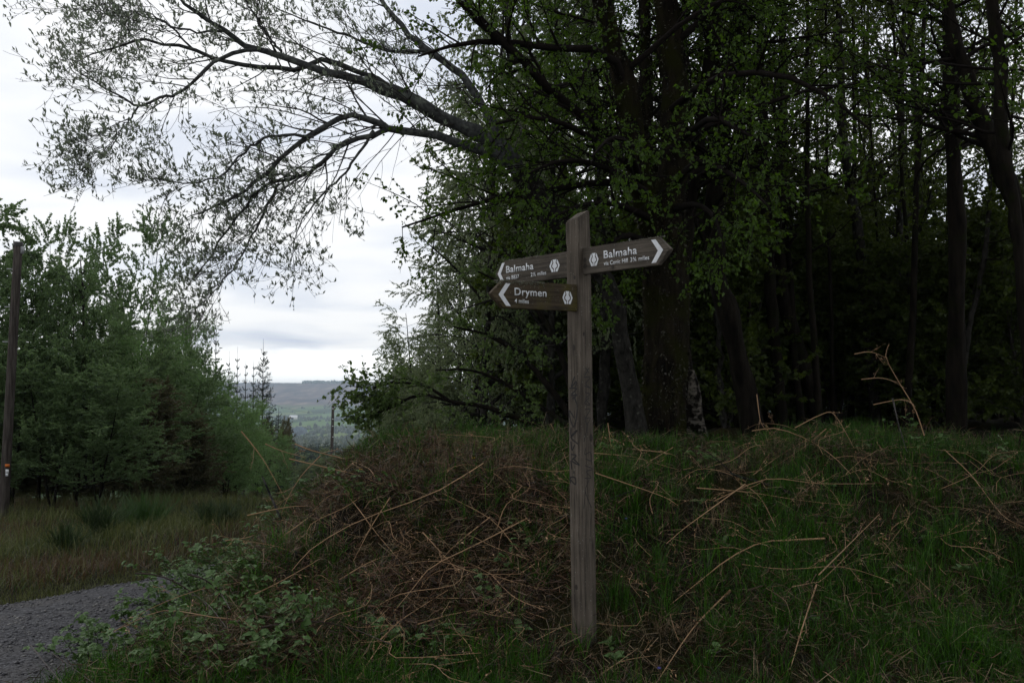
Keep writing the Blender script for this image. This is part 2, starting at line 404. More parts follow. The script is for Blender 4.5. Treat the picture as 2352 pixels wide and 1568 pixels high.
# gravel track
def road_mat():
    m, t, out = new_mat('gravel_track')
    g = t.nodes.new('ShaderNodeNewGeometry')
    v = t.nodes.new('ShaderNodeTexVoronoi'); v.inputs['Scale'].default_value = 38; LK(t, g.outputs['Position'], v.inputs['Vector'])
    n = t.nodes.new('ShaderNodeTexNoise'); n.inputs['Scale'].default_value = 1.7; n.inputs['Detail'].default_value = 6; LK(t, g.outputs['Position'], n.inputs['Vector'])
    sp = t.nodes.new('ShaderNodeSeparateColor'); LK(t, v.outputs['Color'], sp.inputs[0])
    r = ramp(t, [(0.0, (0.014, 0.014, 0.017)), (0.6, (0.042, 0.042, 0.05)), (1.0, (0.09, 0.09, 0.10))]); LK(t, sp.outputs[0], r.inputs[0])
    r2 = ramp(t, [(0.45, 0.0), (0.62, 1.0)]); LK(t, n.outputs['Fac'], r2.inputs[0])
    col = mixc(t, math_n(t, 'MULTIPLY', r2.outputs[0], 0.6), r.outputs[0], (0.066, 0.062, 0.062))
    b = bsdf(t, 0.85, 0.3); LK(t, col, b.inputs['Base Color'])
    bp = t.nodes.new('ShaderNodeBump'); bp.inputs['Strength'].default_value = 0.8; bp.inputs['Distance'].default_value = 0.02; bp.invert = True
    LK(t, v.outputs['Distance'], bp.inputs['Height']); LK(t, bp.outputs[0], b.inputs['Normal'])
    LK(t, b.outputs[0], out.inputs[0]); return m
ry = np.linspace(-12, 40, 300); tt = np.linspace(0, 1, 26)
Yg, Tg = np.meshgrid(ry, tt, indexing='ij')
Xg = road_l(Yg) * (1 - Tg) + road_r(Yg) * Tg + 0.06 * vnoise(Yg, Tg * 0, 3.0, 8)
def road_z(x, y): return np.interp(y, _ty, BASE) + 0.03
g = Geo(); ny = len(tt); i = np.arange(len(ry) - 1)[:, None] * ny + np.arange(ny - 1)[None]
Zr = np.maximum(H(Xg, Yg) + 0.012, road_z(Xg, Yg)) + 0.012 * vnoise(Xg, Yg, 4, 2) + 0.03 * np.sin(Tg * math.pi)
g.add(np.stack([Xg, Yg, Zr], -1).reshape(-1, 3), np.stack([i, i + ny, i + ny + 1, i + 1], -1).reshape(-1, 4))
g.obj('gravel_track', road_mat(), None, True, 'structure')
M_stone = leaf_mat('gravel_stone', [(0.022, 0.022, 0.027), (0.045, 0.045, 0.053), (0.08, 0.08, 0.09), (0.16, 0.155, 0.15)], 0.0, None)
ns = 15000
sy = 5.4 + 9 * rng.random(ns) ** 1.4; st_ = rng.random(ns)
rut = np.exp(-((st_ - 0.3) / 0.09) ** 2) + np.exp(-((st_ - 0.74) / 0.09) ** 2)
keepm = vnoise(sy * 0.5, st_ * 3, 2.2, 31) - 0.95 * rut + rng.normal(size=ns) * 0.5 > -0.35
sy, st_ = sy[keepm], st_[keepm]; ns = len(sy)
sx = road_l(sy) * (1 - st_) + road_r(sy) * st_
sz = np.maximum(H(sx, sy) + 0.012, road_z(sx, sy)) + 0.03 * np.sin(st_ * math.pi) + 0.012 * vnoise(sx, sy, 4, 2)
rad = 0.005 + 0.017 * rng.random(ns) ** 3.5
octa = np.array([[1, 0, 0], [0.2, 1, 0], [-1, 0.1, 0], [0, -1, 0], [0.1, 0, 0.8], [0, 0, -0.7]])
of = np.array([[0, 1, 4], [1, 2, 4], [2, 3, 4], [3, 0, 4], [1, 0, 5], [2, 1, 5], [3, 2, 5], [0, 3, 5]])
an = rng.random(ns) * 6.28; ca, sa = np.cos(an), np.sin(an)
vv = octa[None] * rad[:, None, None] * rng.uniform(0.6, 1.4, (ns, 6, 3))
vx = vv[..., 0] * ca[:, None] - vv[..., 1] * sa[:, None]; vy = vv[..., 0] * sa[:, None] + vv[..., 1] * ca[:, None]
vv = np.stack([vx + sx[:, None], vy + sy[:, None], vv[..., 2] * 0.8 + sz[:, None] + rad[:, None] * 0.1], -1)
g = Geo(); g.add(vv.reshape(-1, 3), (np.arange(ns)[:, None, None] * 6 + of[None]).reshape(-1, 3))
tag(g.obj('gravel', M_stone), 'loose grey gravel scattered over the track', 'gravel', kind='stuff')

# far valley and moor
def far_mat():
    m, t, out = new_mat('valley_fields')
    g = t.nodes.new('ShaderNodeNewGeometry'); sp = t.nodes.new('ShaderNodeSeparateXYZ'); LK(t, g.outputs['Position'], sp.inputs[0])
    mp = t.nodes.new('ShaderNodeMapping'); mp.inputs['Scale'].default_value = (0.009, 0.0026, 0.0); LK(t, g.outputs['Position'], mp.inputs[0])
    v = t.nodes.new('ShaderNodeTexVoronoi'); v.inputs['Scale'].default_value = 1.0; LK(t, mp.outputs[0], v.inputs['Vector'])
    sc = t.nodes.new('ShaderNodeSeparateColor'); LK(t, v.outputs['Color'], sc.inputs[0])
    fields = ramp(t, [(0.0, (0.03, 0.055, 0.02)), (0.35, (0.06, 0.11, 0.03)), (0.6, (0.09, 0.15, 0.04)), (0.85, (0.12, 0.16, 0.05)), (1.0, (0.045, 0.05, 0.03))], 'CONSTANT'); LK(t, sc.outputs[0], fields.inputs[0])
    mp2 = t.nodes.new('ShaderNodeMapping'); mp2.inputs['Scale'].default_value = (0.014, 0.0035, 0.03); LK(t, g.outputs['Position'], mp2.inputs[0])
    n = t.nodes.new('ShaderNodeTexNoise'); n.inputs['Scale'].default_value = 1; n.inputs['Detail'].default_value = 8; n.inputs['Roughness'].default_value = 0.65; LK(t, mp2.outputs[0], n.inputs['Vector'])
    moor = ramp(t, [(0.38, (0.025, 0.022, 0.024)), (0.5, (0.09, 0.06, 0.058)), (0.58, (0.13, 0.09, 0.075)), (0.66, (0.26, 0.20, 0.14))]); LK(t, n.outputs['Fac'], moor.inputs[0])
    yy = math_n(t, 'ADD', sp.outputs[1], math_n(t, 'MULTIPLY', math_n(t, 'SUBTRACT', n.outputs['Fac'], 0.5), 1500))
    f = t.nodes.new('ShaderNodeMapRange'); f.inputs[1].default_value = 4050; f.inputs[2].default_value = 4450; LK(t, yy, f.inputs[0])
    col = mixc(t, f.outputs[0], fields.outputs[0], moor.outputs[0])
    b = bsdf(t, 0.95, 0.05); LK(t, col, b.inputs['Base Color']); LK(t, b.outputs[0], out.inputs[0]); return m
def HF(x, y):
    z = np.interp(y, FAR_Y, FAR_Z)
    k = np.clip((y - 150) / 800, 0, 1)
    z = z + k * (3.5 * vnoise(x, y, 0.006, 11) + 2.0 * vnoise(x, y, 0.013, 12))
    h = np.clip((y - 4600) / 1200, 0, 1)
    z = z + h * (5 * vnoise(x, y, 0.0022, 13) + 2.5 * vnoise(x, y, 0.008, 15) - 8 * np.clip((x + 800) / 800, -0.5, 2))
    return z - 0.6 * np.clip(1 - (y - 110) / 30, 0, 1)
xs = np.unique(np.concatenate([np.linspace(-3500, -1500, 30), np.linspace(-1500, 600, 101), np.linspace(600, 3500, 40)]))
ys = np.unique(np.concatenate([np.linspace(112, 600, 50), np.linspace(600, 8400, 90)]))
grid_obj('hills', xs, ys, HF, far_mat())

# far woods: one mass of small crowns in the valley (hedges, shelter belts, plantation, ridge wood)
M_farwood = leaf_mat('far_wood', [(0.018, 0.03, 0.014), (0.03, 0.045, 0.018), (0.05, 0.065, 0.024)], 0.0)
def far_blobs(n, ylo, yhi, ulo, uhi, size, conif=False, dens=None, ridge=None):
    y = rng.uniform(ylo, yhi, n); u = rng.uniform(ulo, uhi, n); x = u * y
    if dens is not None:
        k = dens(x, y); x, y = x[k], y[k]
    r = rng.uniform(size[0], size[1], len(x)); z = HF(x, y)
    return x, y, z, r
g = Geo()
ring = np.array([[math.cos(a), math.sin(a)] for a in np.arange(6) * math.pi / 3])
bl = np.concatenate([np.c_[ring * 0.9, np.full(6, 0.0)], np.c_[ring * 1.0, np.full(6, 0.9)], np.c_[ring * 0.6, np.full(6, 1.7)], [[0, 0, 2.1]]])
bf = []
for L_ in range(2):
    for a in range(6):
        b_ = (a + 1) % 6
        bf += [[L_ * 6 + a, L_ * 6 + b_, L_ * 6 + 6 + b_], [L_ * 6 + a, L_ * 6 + 6 + b_, L_ * 6 + 6 + a]]
bf += [[12 + a, 12 + (a + 1) % 6, 18] for a in range(6)]
bf = np.array(bf)
def put(x, y, z, r):
    m = len(x)
    v = bl[None] * r[:, None, None] * rng.uniform(0.75, 1.25, (m, 19, 3)); v[:, :, 2] *= rng.uniform(0.8, 1.2, m)[:, None]
    g.add((v + np.stack([x, y, z - 0.3 * r], -1)[:, None]).reshape(-1, 3), (np.arange(m)[:, None, None] * 19 + bf[None]).reshape(-1, 3))
put(*far_blobs(5200, 900, 4300, -0.31, -0.09, (2.5, 5.5), dens=lambda x, y: (vnoise(x * 1.0, y * 3.0, 0.006, 21) > 0.42) | ((np.abs(((y + 0.25 * x) % 330) - 165) < 9))))
put(*far_blobs(900, 1150, 1500, -0.26, -0.09, (4, 7)))
put(*far_blobs(500, 5900, 6250, -0.21, -0.08, (5, 9), dens=lambda x, y: vnoise(x, x * 0, 0.012, 25) > -0.5))
put(*far_blobs(250, 4900, 5300, -0.24, -0.10, (4, 7), dens=lambda x, y: vnoise(x, y, 0.004, 28) > 0.3))
tag(g.obj('far_woods', M_farwood, None, True), 'distant woods, hedges and shelter belts across the blue valley', 'woods', kind='stuff')

# ------------------------------------------------------------------ smoke drifting over the valley wood
gs = Geo()
for i, (X, Y, sx_, sz_) in enumerate([(676, 994, 9, 6), (686, 989, 14, 7)]):
    c = P(X, Y, 1750 + 12 * i); th_ = np.linspace(0, math.pi, 9); ph_ = np.arange(14) * 2 * math.pi / 14
    q = np.stack([np.sin(th_)[:, None] * np.cos(ph_) * sx_, np.sin(th_)[:, None] * np.sin(ph_) * 14, np.cos(th_)[:, None] * np.ones(14) * sz_], -1).reshape(-1, 3)
    q = q * (1 + 0.18 * np.sin(q[:, [1, 2, 0]] * 0.22 + i)) + c
    ii = np.arange(8)[:, None] * 14 + np.arange(14)[None]; jj = np.arange(8)[:, None] * 14 + (np.arange(14)[None] + 1) % 14
    gs.add(q, np.stack([ii, jj, jj + 14, ii + 14], -1).reshape(-1, 4))
sm, t, out = new_mat('blue_smoke'); pv = t.nodes.new('ShaderNodeVolumePrincipled'); pv.inputs['Color'].default_value = (0.7, 0.85, 1.0, 1); pv.inputs['Density'].default_value = 0.0025
LK(t, pv.outputs[0], out.inputs['Volume']); sm.cycles.homogeneous_volume = True; sm.cycles.volume_sampling = 'DISTANCE'
tag(gs.obj('smoke', sm, None, True), 'thin blue smoke drifting low over the valley wood', 'smoke', kind='stuff')

# ------------------------------------------------------------------ haze
def box_obj(name, lo, hi):
    g = Geo(); x0, y0, z0 = lo; x1, y1, z1 = hi
    g.add([[x0, y0, z0], [x1, y0, z0], [x1, y1, z0], [x0, y1, z0], [x0, y0, z1], [x1, y0, z1], [x1, y1, z1], [x0, y1, z1]],
          [[0, 3, 2, 1], [4, 5, 6, 7], [0, 1, 5, 4], [1, 2, 6, 5], [2, 3, 7, 6], [3, 0, 4, 7]])
    return g.obj(name, None)
HAZE = 1.25e-4
if HAZE:
    hb = box_obj('haze', (-3600, -60, -100), (3600, 8500, 100)); tag(hb, 'thin blue haze filling the valley air', 'haze', kind='stuff')
    m, t, out = new_mat('haze_air'); pv = t.nodes.new('ShaderNodeVolumePrincipled')
    pv.inputs['Color'].default_value = (0.70, 0.85, 1.0, 1); pv.inputs['Density'].default_value = HAZE; pv.inputs['Anisotropy'].default_value = 0.0
    LK(t, pv.outputs[0], out.inputs['Volume']); hb.data.materials.append(m); m.cycles.volume_sampling = 'DISTANCE'; m.cycles.homogeneous_volume = True

# ================================================================== trees
def put_tree(name, label, cat='tree', group=None, loc=(0, 0, 0)):
    return empty(name, loc, label, cat, group)

def copy_tree(o, loc, rz, sc, label=None, group=None):
    c = o.copy(); C.objects.link(c); c.location = loc; c.rotation_euler = (0, 0, rz); c.scale = sc
    if label: c['label'] = label
    if group: c['group'] = group
    for ch in o.children:
        d = ch.copy(); C.objects.link(d); d.parent = c
    return c

def broadleaf(seed, h, name, mat_bark, mat_leaf, r0, ltp=0.55, t0=0.2, spread=1.0, nb=26, n2=7, n3=0, lm=14, L=(0.05, 0.08), w=0.7, droop=0.3, ang=(40, 75), trop=0.25, bl=0.3, hi=False, lean=0.04, stems=1, lfun=None, t2=(0.2, 1.0), twt=(0, 0, -0.1), zsq=1.0):
    """a tree about its own origin: returns (trunk mesh, crown mesh)"""
    r = np.random.default_rng(seed)
    gw, gl = Geo(), Geo()
    PP, RR = [], []
    for s in range(stems):
        n = 14; z = np.linspace(0, h * (1 if s == 0 else r.uniform(0.75, 0.95)), n)
        dirx = r.normal(size=2) * lean + (0 if stems == 1 else 1) * np.array([math.cos(s * 2.4), math.sin(s * 2.4)]) * 0.10 * spread
        wob = np.cumsum(r.normal(size=(n, 2)) * 0.012 * h / 6, 0)
        p = np.c_[dirx[0] * z + wob[:, 0] - wob[0, 0], dirx[1] * z + wob[:, 1] - wob[0, 1], z]
        rad = r0 * (1 if stems == 1 else 0.7) * (1 - 0.9 * np.linspace(0, 1, n) ** 0.9); rad[0] *= 1.35
        PP.append(p); RR.append(rad)
    PP, RR = np.array(PP), np.array(RR)
    tubes(gw, PP, RR, 8)
    B1, R1 = grow(PP, RR, nb, (t0, 0.98), ang, (h * bl * 0.6, h * bl), 7, 0.12, (0, 0, trop), 0.45, 0.2, r, ltp, lfun=lfun)
    tubes(gw, B1, R1, 4)
    B2, R2 = grow(B1, R1, n2, t2, (25, 60), (h * bl * 0.18, h * bl * 0.42), 4, 0.14, twt, 0.55, 0.4, r, 0.4, rmin=0.003)
    tubes(gw, B2, R2, 3)
    tw = B2
    if n3:
        B3, R3 = grow(B2, R2, n3, (0.2, 1.0), (25, 60), (0.2, 0.45), 3, 0.12, twt, 0.6, 0.5, r, 0.3, rmin=0.002)
        tubes(gw, B3, R3, 3); tw = B3
    leaf_on(gl, tw, lm, (0.15, 1.0), L, w, 0.9, droop, r, hi)
    mw, ml = gw.mesh('trunk', True), gl.mesh('crown')
    mw.materials.append(mat_bark); ml.materials.append(mat_leaf)
    return mw, ml
ROUND = lambda t: 0.22 + 0.86 * np.sin(np.pi * np.clip(t * 0.93 + 0.02, 0, 1)) ** 0.8
def proto_tree(name, meshes, label, cat, group):
    o = empty(name, (0, 0, 0), label, cat, group)
    a = link('trunk', meshes[0], o); b = link('crown', meshes[1], o); b['kind'] = 'stuff'
    return o

# ---------------- woodland behind the sign: trees whose trunks are traced
def traced_tree(name, label, pts, mat, leafmat, seed, group=None, cat='tree', nb=30, bl=1.9, n2=9, lm=15, L=(0.032, 0.058), t=(0.45, 1.0), k=12, extra=None, droop=0.4, hi=False, low=None):
    """pts: (X, Y, depth, radius) from the foot up"""
    r = np.random.default_rng(seed)
    Q = np.array([[*P(X, Y, d), rad] for X, Y, d, rad in pts])
    gz = Hs(Q[0, 0], Q[0, 1]); Q[0, 2] = gz - 0.12
    S_ = smooth_path(Q, 40)
    S_[:, :2] += r.normal(size=(40, 2)) * 0.004
    foot = np.array([Q[0, 0], Q[0, 1], gz])
    root = empty(name, foot, label, cat, group)
    gw, gl = Geo(), Geo()
    PP = S_[None, :, :3] - foot; RR = np.maximum(S_[None, :, 3], 0.012); RR[:, 0] *= 1.3; RR[:, 1] *= 1.12
    tubes(gw, PP, RR, k); lump(gw, 0.02, 9.0, seed)
    gb = Geo()
    B1, R1 = grow(PP, RR, nb, t, (45, 85), (bl * 0.5, bl), 7, 0.13, (0, 0, 0.2), 0.35, 0.2, r, 0.35)
    if low is not None:
        m_, tl, ll = low
        b_, r_ = grow(PP, RR, m_, tl, (60, 95), ll, 7, 0.13, (0, 0, 0.0), 0.2, 0.25, r, 0.2); B1 = np.concatenate([B1, b_]); R1 = np.concatenate([R1, r_])
    kf = (B1[:, -1, 1] - B1[:, 0, 1] > -0.35) | (r.random(len(B1)) < 0.3); B1, R1 = B1[kf], R1[kf]
    R1 = np.minimum(R1, 0.05)
    tubes(gb, B1, R1, 4)
    B2, R2 = grow(B1, R1, n2, (0.2, 1.0), (25, 60), (bl * 0.2, bl * 0.45), 4, 0.15, (0, 0, -0.15), 0.6, 0.4, r, 0.3, rmin=0.0025)
    tubes(gb, B2, R2, 3)
    leaf_on(gl, B2, lm, (0.15, 1), L, 0.75, 0.9, droop, r, hi)
    gw.obj('trunk', mat, root, True)
    gb.obj('branches', M_twig_dark, root, True, 'stuff')
    gl.obj('crown', leafmat, root, False, 'stuff')
    return root

# big mossy tree of several stems behind the post
def big_tree():
    r = np.random.default_rng(101)
    d0 = 11.0
    paths = {
        'main': [(1520, 1015, d0, 0.25), (1522, 930, d0, 0.235), (1527, 830, d0, 0.235), (1528, 700, d0, 0.235), (1520, 560, d0, 0.215), (1512, 470, d0, 0.2)],
        'left': [(1515, 560, d0, 0.15), (1488, 480, d0 - .1, 0.145), (1456, 340, d0 - .2, 0.13), (1436, 205, d0 - .3, 0.12), (1408, 95, d0 - .4, 0.11), (1370, -40, d0 - .6, 0.09), (1335, -220, d0 - .9, 0.06), (1310, -420, d0 - 1.1, 0.03)],
        'right': [(1530, 560, d0, 0.16), (1546, 440, d0, 0.17), (1556, 300, d0, 0.155), (1546, 150, d0 + .1, 0.14), (1530, 0, d0 + .1, 0.13), (1524, -230, d0 + .2, 0.08), (1530, -480, d0 + .2, 0.03)],
        'mid': [(1512, 480, d0 + .15, 0.09), (1490, 330, d0 + .2, 0.075), (1480, 150, d0 + .3, 0.07), (1484, 20, d0 + .3, 0.06), (1490, -260, d0 + .3, 0.03)],
    }
    foot = P(1520, 1000, d0); foot[2] = Hs(foot[0], foot[1])
    root = empty('broadleaf_tree', foot, 'huge mossy tree forking into dark stems directly behind the signpost', 'tree')
    gl, gb = Geo(), Geo(); stems = []
    for kname, pts in paths.items():
        Q = np.array([[*P(X, Y, d), rad] for X, Y, d, rad in pts])
        if kname == 'main': Q[0, 2] = foot[2] - 0.15
        s = smooth_path(Q, 44); s[:, 3] *= 1 + r.normal(size=44) * 0.02
        if kname == 'main': s[0, 3] *= 1.35; s[1, 3] *= 1.25; s[2, 3] *= 1.16; s[3, 3] *= 1.1; s[4, 3] *= 1.06
        gt = Geo(); tubes(gt, s[None, :, :3] - foot, s[None, :, 3], 22); lump(gt, 0.055 if kname == 'main' else 0.03, 9.0, len(kname))
        tr_ = gt.obj('trunk' if kname == 'main' else 'stem', M_moss_bark, root, True)
        vv_ = gt.v[-1].astype(float).reshape(44, 22, 3); cc_ = vv_.mean(1, keepdims=True); nm_ = norm(vv_ - cc_).reshape(-1, 3); vf_ = vv_.reshape(-1, 3)
        ix_ = r.integers(0, len(vf_), 2600 if kname == 'main' else 1500); gm = Geo()
        jit = r.normal(size=(len(ix_), 3)) * [.02, .02, .05]
        leaves(gm, vf_[ix_] + jit - nm_[ix_] * 0.004, nm_[ix_] * 0.35 + r.normal(size=(len(ix_), 3)) * .5 + np.array([0, 0, -.5]), r.uniform(.015, .05, len(ix_)), 0.55, r)
        gm.obj('moss', M_moss_flake, tr_, False, 'stuff')
        stems.append((s[:, :3] - foot, s[:, 3]))
    # crown limbs out of the stems
    B1s, R1s = [], []
    for i, (p, rad) in enumerate(stems[1:]):
        b, q = grow(p[None], rad[None], 18, (0.15, 1.0), (50, 85), (1.4, 3.4), 8, 0.13, (0, 0, 0.1), 0.35, 0.2, r, 0.3)
        kf = (b[:, -1, 1] - b[:, 0, 1] > (-1.8 if i == 0 else -0.8)) | (b[:, 0, 2] > 6.0); B1s.append(b[kf]); R1s.append(q[kf])
    # named side limbs: long boughs reaching left from the left stem, leafy sprays in front
    for pts in ([(1440, 215, 10.7, .05), (1399, 122, 10.4, .045), (1290, 112, 10.0, .04), (1156, 96, 9.6, .035), (1060, 100, 9.3, .022), (960, 130, 9.1, .01)],
                [(1462, 360, 10.8, .06), (1361, 284, 10.3, .055), (1310, 246, 10.1, .05), (1252, 198, 9.9, .05), (1207, 144, 9.7, .045), (1156, 99, 9.5, .04), (1088, 41, 9.3, .03), (1010, -50, 9.1, .015)],
                [(1555, 330, 10.9, .05), (1590, 300, 10.0, .035), (1640, 270, 9.0, .028), (1700, 300, 8.4, .018), (1760, 330, 8.0, .01)],
                [(1545, 430, 10.9, .05), (1600, 370, 9.8, .035), (1660, 390, 8.8, .025), (1720, 430, 8.2, .016), (1770, 480, 7.9, .008)],
                [(1550, 480, 10.9, .05), (1600, 470, 9.8, .03), (1640, 500, 9.0, .02), (1660, 560, 8.5, .008)],
                [(1490, 500, 10.7, .05), (1420, 470, 9.9, .03), (1340, 470, 9.4, .02), (1270, 500, 9.1, .01)],
                [(1500, 560, 10.7, .05), (1440, 540, 9.8, .03), (1390, 570, 9.3, .02), (1340, 620, 9.1, .01)],
                [(1480, 440, 10.7, .05), (1380, 380, 9.8, .03), (1290, 370, 9.4, .02), (1210, 400, 9.1, .01)],
                [(1470, 400, 10.7, .05), (1330, 300, 9.9, .03), (1220, 270, 9.5, .02), (1120, 290, 9.2, .01)],
                [(1470, 420, 10.8, .05), (1440, 330, 9.6, .03), (1400, 320, 8.9, .02), (1360, 360, 8.5, .01)],
                [(1545, 250, 10.9, .05), (1640, 180, 9.8, .035), (1780, 170, 9.0, .028), (1900, 220, 8.6, .02), (2000, 300, 8.4, .01)]):
        Q = smooth_path(np.array([[*P(X, Y, d), rad] for X, Y, d, rad in pts]), 8)
        B1s.append(Q[None, :, :3] - foot); R1s.append(Q[None, :, 3])
        gt = Geo()
    B1 = np.concatenate(B1s); R1 = np.minimum(np.concatenate(R1s), 0.05)
    tubes(gb, B1, R1, 5)
    B2, R2 = grow(B1, R1, 12, (0.2, 1.0), (30, 65), (0.5, 1.2), 5, 0.14, (0, 0, -0.1), 0.5, 0.3, r, 0.3, rmin=0.003)
    tubes(gb, B2, R2, 3)
    B3, R3 = grow(B2, R2, 6, (0.25, 1.0), (25, 60), (0.15, 0.4), 3, 0.14, (0, 0, -0.15), 0.6, 0.5, r, 0.3, rmin=0.0018)
    tubes(gb, B3, R3, 3)
    leaf_on(gl, B3, 11, (0.1, 1), (0.022, 0.048), 0.78, 0.8, 0.6, r, True)
    leaf_on(gl, B2, 6, (0.3, 1), (0.024, 0.05), 0.78, 0.8, 0.6, r, True)
    gb.obj('branches', M_twig_dark, root, True, 'stuff')
    gl.obj('crown', M_leaf_canopy, root, False, 'stuff')
big_tree()

# the leaning willow whose boughs reach out over the track
def willow():
    r = np.random.default_rng(55)
    T = [(1465, 1012, 10.6, .11), (1445, 890, 10.6, .10), (1420, 730, 10.5, .098), (1393, 650, 10.4, .098), (1340, 590, 10.3, .10), (1290, 530, 10.2, .105), (1240, 460, 10.1, .11), (1192, 395, 10.0, .10)]
    A = [(1192, 395, 10.0, .085), (1160, 350, 9.95, .08), (1110, 315, 9.9, .078), (1047, 288, 9.8, .075), (965, 239, 9.7, .068), (890, 205, 9.6, .06), (804, 178, 9.5, .052), (735, 158, 9.45, .046), (649, 128, 9.4, .04), (564, 106, 9.3, .034), (523, 72, 9.25, .03), (472, 46, 9.2, .025), (420, 3, 9.1, .02), (370, -50, 9.0, .013)]
    A2 = [(1000, 258, 9.78, .045), (910, 206, 9.9, .04), (831, 166, 9.9, .036), (746, 139, 9.9, .034), (684, 158, 9.85, .032), (615, 155, 9.8, .03), (540, 146, 9.75, .027), (470, 124, 9.7, .024), (400, 104, 9.6, .02), (328, 90, 9.5, .017), (273, 103, 9.4, .013), (205, 128, 9.3, .008), (150, 160, 9.2, .004)]
    A3 = [(600, 116, 9.35, .026), (513, 128, 9.1, .023), (461, 171, 9.0, .021), (410, 213, 8.9, .018), (376, 220, 8.85, .017), (321, 243, 8.8, .014), (280, 225, 8.75, .011), (239, 200, 8.7, .009), (171, 160, 8.6, .005)]
    A4 = [(321, 243, 8.8, .012), (297, 275, 8.78, .010), (276, 300, 8.75, .008), (258, 325, 8.7, .005), (240, 350, 8.65, .003)]
    Bm = [(1180, 380, 9.98, .07), (1139, 357, 9.9, .062), (1036, 325, 9.7, .055), (968, 306, 9.6, .05), (900, 298, 9.5, .045), (880, 286, 9.45, .042), (814, 267, 9.35, .038), (760, 280, 9.3, .034), (700, 318, 9.2, .031), (649, 360, 9.15, .028), (600, 405, 9.1, .024), (560, 440, 9.05, .02), (500, 470, 8.95, .014), (455, 490, 8.9, .008), (425, 500, 8.85, .004)]
    B2_ = [(890, 300, 9.5, .034), (797, 328, 9.45, .03), (746, 369, 9.4, .028), (700, 400, 9.35, .025), (667, 410, 9.3, .023), (615, 424, 9.25, .02), (560, 480, 9.2, .016), (500, 560, 9.1, .011), (450, 640, 9.05, .006)]
    B3_ = [(721, 314, 9.2, .02), (649, 311, 9.1, .018), (600, 320, 9.0, .016), (564, 345, 8.95, .014), (513, 400, 8.9, .012), (450, 420, 8.85, .008), (400, 418, 8.8, .005), (360, 408, 8.75, .003)]
    B4 = [(640, 420, 9.27, .018), (615, 470, 9.25, .016), (585, 530, 9.2, .013), (545, 600, 9.15, .01), (500, 660, 9.1, .007), (470, 700, 9.05, .003)]
    B5 = [(860, 300, 9.5, .02), (820, 360, 9.4, .016), (780, 410, 9.3, .013), (720, 470, 9.25, .01), (680, 540, 9.2, .006), (665, 610, 9.15, .003)]
    Cc = [(1170, 360, 10.0, .06), (1140, 300, 10.1, .055), (1105, 236, 10.2, .052), (1047, 164, 10.3, .05), (985, 118, 10.35, .046), (934, 72, 10.4, .04), (883, 8, 10.5, .034), (850, -60, 10.5, .025), (830, -150, 10.5, .012)]
    D2 = [(985, 118, 10.35, .03), (900, 118, 10.2, .024), (820, 90, 10.1, .018), (740, 62, 10.0, .012), (640, 20, 9.9, .007), (560, -10, 9.8, .003)]
    D3 = [(649, 128, 9.4, .018), (600, 60, 9.3, .014), (570, 10, 9.2, .011), (540, -40, 9.15, .007)]
    D4 = [(444, 116, 9.7, .014), (390, 60, 9.6, .011), (330, 30, 9.5, .008), (240, 30, 9.4, .005), (120, 5, 9.3, .002)]
    D5 = [(523, 72, 9.25, .016), (440, 70, 9.1, .012), (360, 46, 9.0, .009), (290, 20, 8.9, .005), (210, -20, 8.8, .003)]
    limbs = [A, A2, A3, A4, Bm, B2_, B3_, B4, B5, Cc, D2, D3, D4, D5]
    foot = P(*T[0][:3]); foot[2] = Hs(foot[0], foot[1])
    root = empty('willow_tree', foot, 'leaning lichened willow arching its budding boughs out across the sky', 'tree')
    def mk(pts, n):
        Q = np.array([[*P(X, Y, d), rad] for X, Y, d, rad in pts])
        s = smooth_path(Q, n); s[:, :3] += r.normal(size=(n, 3)) * 0.008; s[:, 3] *= 1 + r.normal(size=n) * 0.06
        s[:, :3] -= foot
        s[:, 3] = np.where(s[:, 3] < 0.06, s[:, 3] * 0.78, s[:, 3])
        return s
    s = mk(T, 24); s[0, 2] = -0.15; s[0, 3] *= 1.3
    gt = Geo(); tubes(gt, s[None, :, :3], s[None, :, 3], 14); lump(gt, 0.018, 10, 4); gt.obj('trunk', M_grey_bark, root, True)
    L1, LR = [], []
    for i, pts in enumerate(limbs):
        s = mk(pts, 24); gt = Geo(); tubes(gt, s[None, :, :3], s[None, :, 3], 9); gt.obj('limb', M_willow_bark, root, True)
        L1.append(s[:, :3]); LR.append(s[:, 3])
    L1 = np.array(L1); LR = np.array(LR)
    gb, gl = Geo(), Geo()
    out = np.array([-0.35, -0.05, -0.12])
    # branchlets: mostly outward (left), a little drooping
    X1, Y1 = grow(L1, np.minimum(LR, 0.025), 17, (0.18, 0.98), (25, 62), (0.35, 0.95), 8, 0.11, out * 0.5, 0.42, 0.25, r, 0.62, rmin=0.003)
    tubes(gb, X1, Y1, 4)
    X2, Y2 = grow(X1, Y1, 6, (0.25, 1.0), (25, 60), (0.16, 0.5), 6, 0.13, (-0.2, 0, 0.1), 0.6, 0.4, r, 0.2, rmin=0.0022)
    tubes(gb, X2, Y2, 3)
    X3, Y3 = grow(X2, Y2, 3, (0.3, 1.0), (25, 55), (0.06, 0.2), 4, 0.13, (-0.1, 0, 0.35), 0.8, 0.5, r, 0.2, rmin=0.002)
    tubes(gb, X3, Y3, 3)
    # long bare twigs hanging down-left from the inner limbs
    X4, Y4 = grow(L1[[0, 4, 5]], np.minimum(LR[[0, 4, 5]], 0.02), 9, (0.05, 0.45), (40, 80), (0.9, 1.8), 9, 0.07, np.array([-0.7, 0.0, -0.9]), 0.35, 0.3, r, 0.2, rmin=0.003)
    tubes(gb, X4, Y4, 4)
